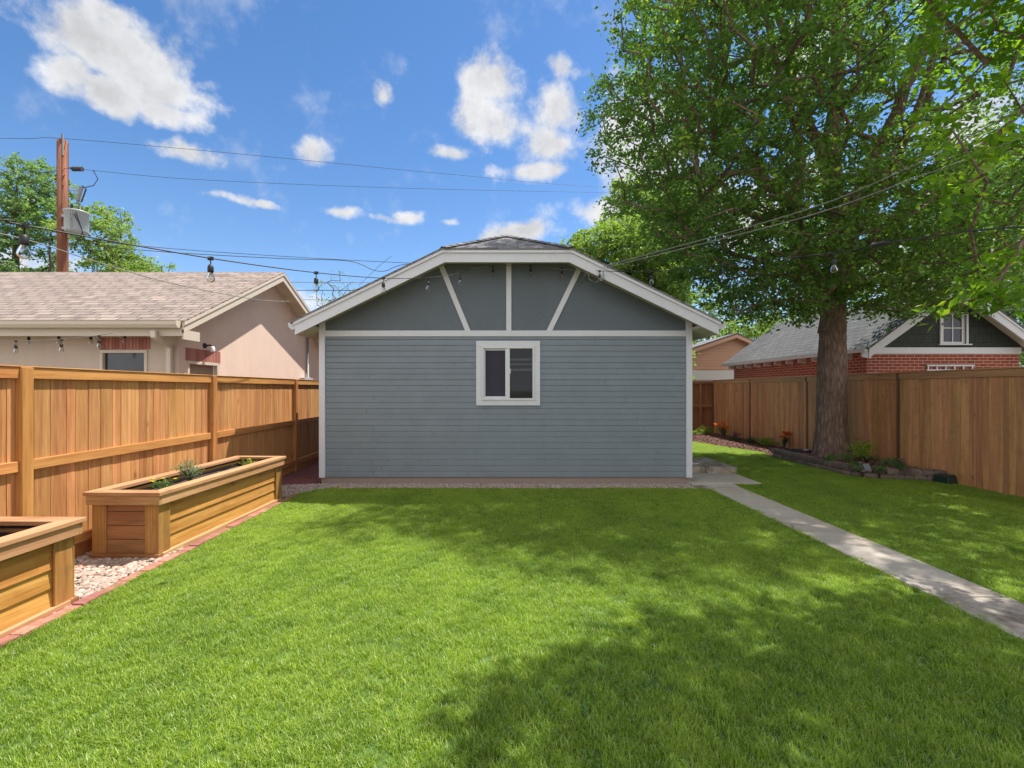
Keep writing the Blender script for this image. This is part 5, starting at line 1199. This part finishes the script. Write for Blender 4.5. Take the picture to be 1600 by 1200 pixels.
# --- the near tree whose boughs hang in at the upper right
rs = np.random.default_rng(21)
cand = np.concatenate([ell(rs, 1500, (5.2,3.3,6.6), (3.1,1.75,1.5)), ell(rs, 260, (4.7,3.55,5.0), (1.5,1.0,1.0)), ell(rs, 240, (6.3,4.3,4.6), (1.9,1.4,1.1)), ell(rs, 90, (3.9,3.2,4.9), (.8,.6,.5))])
rs.shuffle(cand); x, y = px_of(cand)
lo = np.interp(x, [1250,1330,1400,1460,1500,1540,1600,1800], [-60,10,70,150,215,245,250,330])
keep = (cand[:, 1] > 2.3) & (y < lo) & (x > 1270-np.maximum(0, -y)*.9) & (cand[:, 1] < 5.4)
nz = np.array([mn.noise(Vector(p)*.8+Vector((5,0,0))) for p in cand]); keep &= (nz > -.25) | (cand[:, 2] > 5.4)
cand = spaced(cand[keep], .29, 800)
ex_ = [tuple(at(px, py, d)) for px, py, d in ((1545,455,3.9),(1500,470,4.1),(1575,470,3.8),(1530,430,4.0),(1560,405,3.9),(1490,195,3.2),(1535,235,3.1),(1475,300,3.3))]
cand = np.concatenate([cand, np.array(ex_)])
TN = Vector((6.7, 2.3, 0))
lm = [[((TN.x,TN.y,0),.24),((6.65,2.3,2.0),.2),((6.5,2.4,3.4),.17),((6.0,2.7,4.8),.12),((5.2,3.0,5.8),.08),((4.2,3.2,6.5),.04)],
      [((6.5,2.4,3.4),.12),((6.6,3.2,4.4),.08),((6.3,4.0,5.0),.04)], [((6.65,2.35,3.0),.10),((7.1,2.9,5.0),.07),((7.2,3.2,6.6),.04)]]
tree('shade_tree', TN, lm, .24, cand, .30, 46, .105, M['leafnear'], M['bark'], 'nearer tree at the right whose broad light green leaves hang closest to the viewer', aspect=.52, seed=6, tip_r=.006, droop=.12, cup=.08)
# --- trees beyond
def far_tree(px, pytop, Y, wpx, label, leaf, seed, dens=1., ll=.17, zlow=None, conic=False, n=260, per=60, base_px=None, cut=None):
    rs = np.random.default_rng(seed); top = at(px, pytop, Y); wd = wpx/F*Y/2; z0 = zlow if zlow is not None else 2.6; hz = (top.z-z0)/2
    lobes = []; 
    cand = []
    for k in range(9):
        t = rs.uniform(0, 1); rr = wd*(1-.62*t if conic else 1-.35*t); a = rs.uniform(0, 6.28)
        c = (top.x+rr*.55*math.cos(a), Y+wd*.5*math.sin(a), z0+.4+(top.z-z0)*t*.86); cand.append(ell(rs, int(n*dens), c, (wd*(.5-.2*t), wd*.45, hz*(.42-.15*t))))
    cand.append(ell(rs, int(n*.6), (top.x, Y, top.z-hz*.45), (wd*.25, wd*.25, hz*.42)))
    cand = np.concatenate(cand); rs.shuffle(cand)
    if cut is not None: x, y = px_of(cand); cand = cand[cut(x, y)]
    cand = cand[cand[:, 2] < top.z-.1]
    cand = spaced(cand, .45*Y/22, int(n*1.8))
    b_ = Vector((top.x, Y, 0)); H_ = top.z
    lm = [[(tuple(b_),.03*H_*.7),((b_.x+.1,Y,H_*.3),.02*H_*.7),((b_.x-.1,Y,H_*.6),.010*H_),((b_.x,Y,H_*.92),.02)],
          [((b_.x,Y,H_*.3),.012*H_),((b_.x-wd*.4,Y-.3,H_*.5),.006*H_),((b_.x-wd*.6,Y-.3,H_*.7),.02)], [((b_.x,Y,H_*.33),.012*H_),((b_.x+wd*.4,Y+.3,H_*.5),.006*H_),((b_.x+wd*.6,Y,H_*.72),.02)]]
    tree('background_tree', b_, lm, .3, cand, .50*Y/22, per, ll*1.12, leaf, M['bark2'], label, 'trees beyond the alley', aspect=.55, seed=seed, tip_r=.012, power=.4, flat=.8)
far_tree(28, 228, 21, 180, 'tallest light green tree at the left edge behind the utility pole', M['leafblue'], 31, conic=True, n=230, ll=.15, per=70)
far_tree(190, 322, 23, 210, 'lower light green tree right of the utility pole above the brown roof', M['leafpale'], 32, conic=True, n=200, ll=.16, per=60)
far_tree(262, 408, 27, 120, 'small far tree just above the ridge of the brown roof', M['leafpale'], 33, n=90, ll=.16)
far_tree(985, 268, 19, 340, 'pale yellow green tree behind the peak of the grey garage', M['leafpale'], 34, n=620, ll=.13, per=80, cut=lambda x, y: (x < 1072) | (y < 415))
far_tree(1110, 440, 30, 330, 'far light green tree above the salmon garage', M['leafpale'], 35, n=260, ll=.19, zlow=1.5)
far_tree(1260, 330, 34, 260, 'far green tree seen through the lower boughs of the big tree', M['leafblue'], 37, n=150, ll=.2)
far_tree(1560, 190, 21, 300, 'blue green tree behind the right side of the red brick building', M['leafblue'], 36, n=460, ll=.13, per=80)
far_tree(1750, 150, 26, 330, 'large green tree at the far right edge beyond the brick building', M['leafdeep'], 38, n=300, ll=.17, per=60)
# bare twiggy tree in the gap between roofs
rs = np.random.default_rng(44); pb = at(525, 600, 24); pb.z = 0
cl = ell(rs, 60, tuple(at(525, 462, 24)), (1.3,1.0,1.3)); top = at(525, 440, 24)
tree('bare_tree', pb, [[(tuple(pb),.15),((pb.x,24,3.5),.09),((pb.x+.1,24,5.5),.04)]], .15, cl, .5, 4, .12, M['leafpale'], M['bark2'], 'nearly bare twiggy tree in the gap left of the grey garage roof', seed=9, tip_r=.009, power=.35)
if False: pass
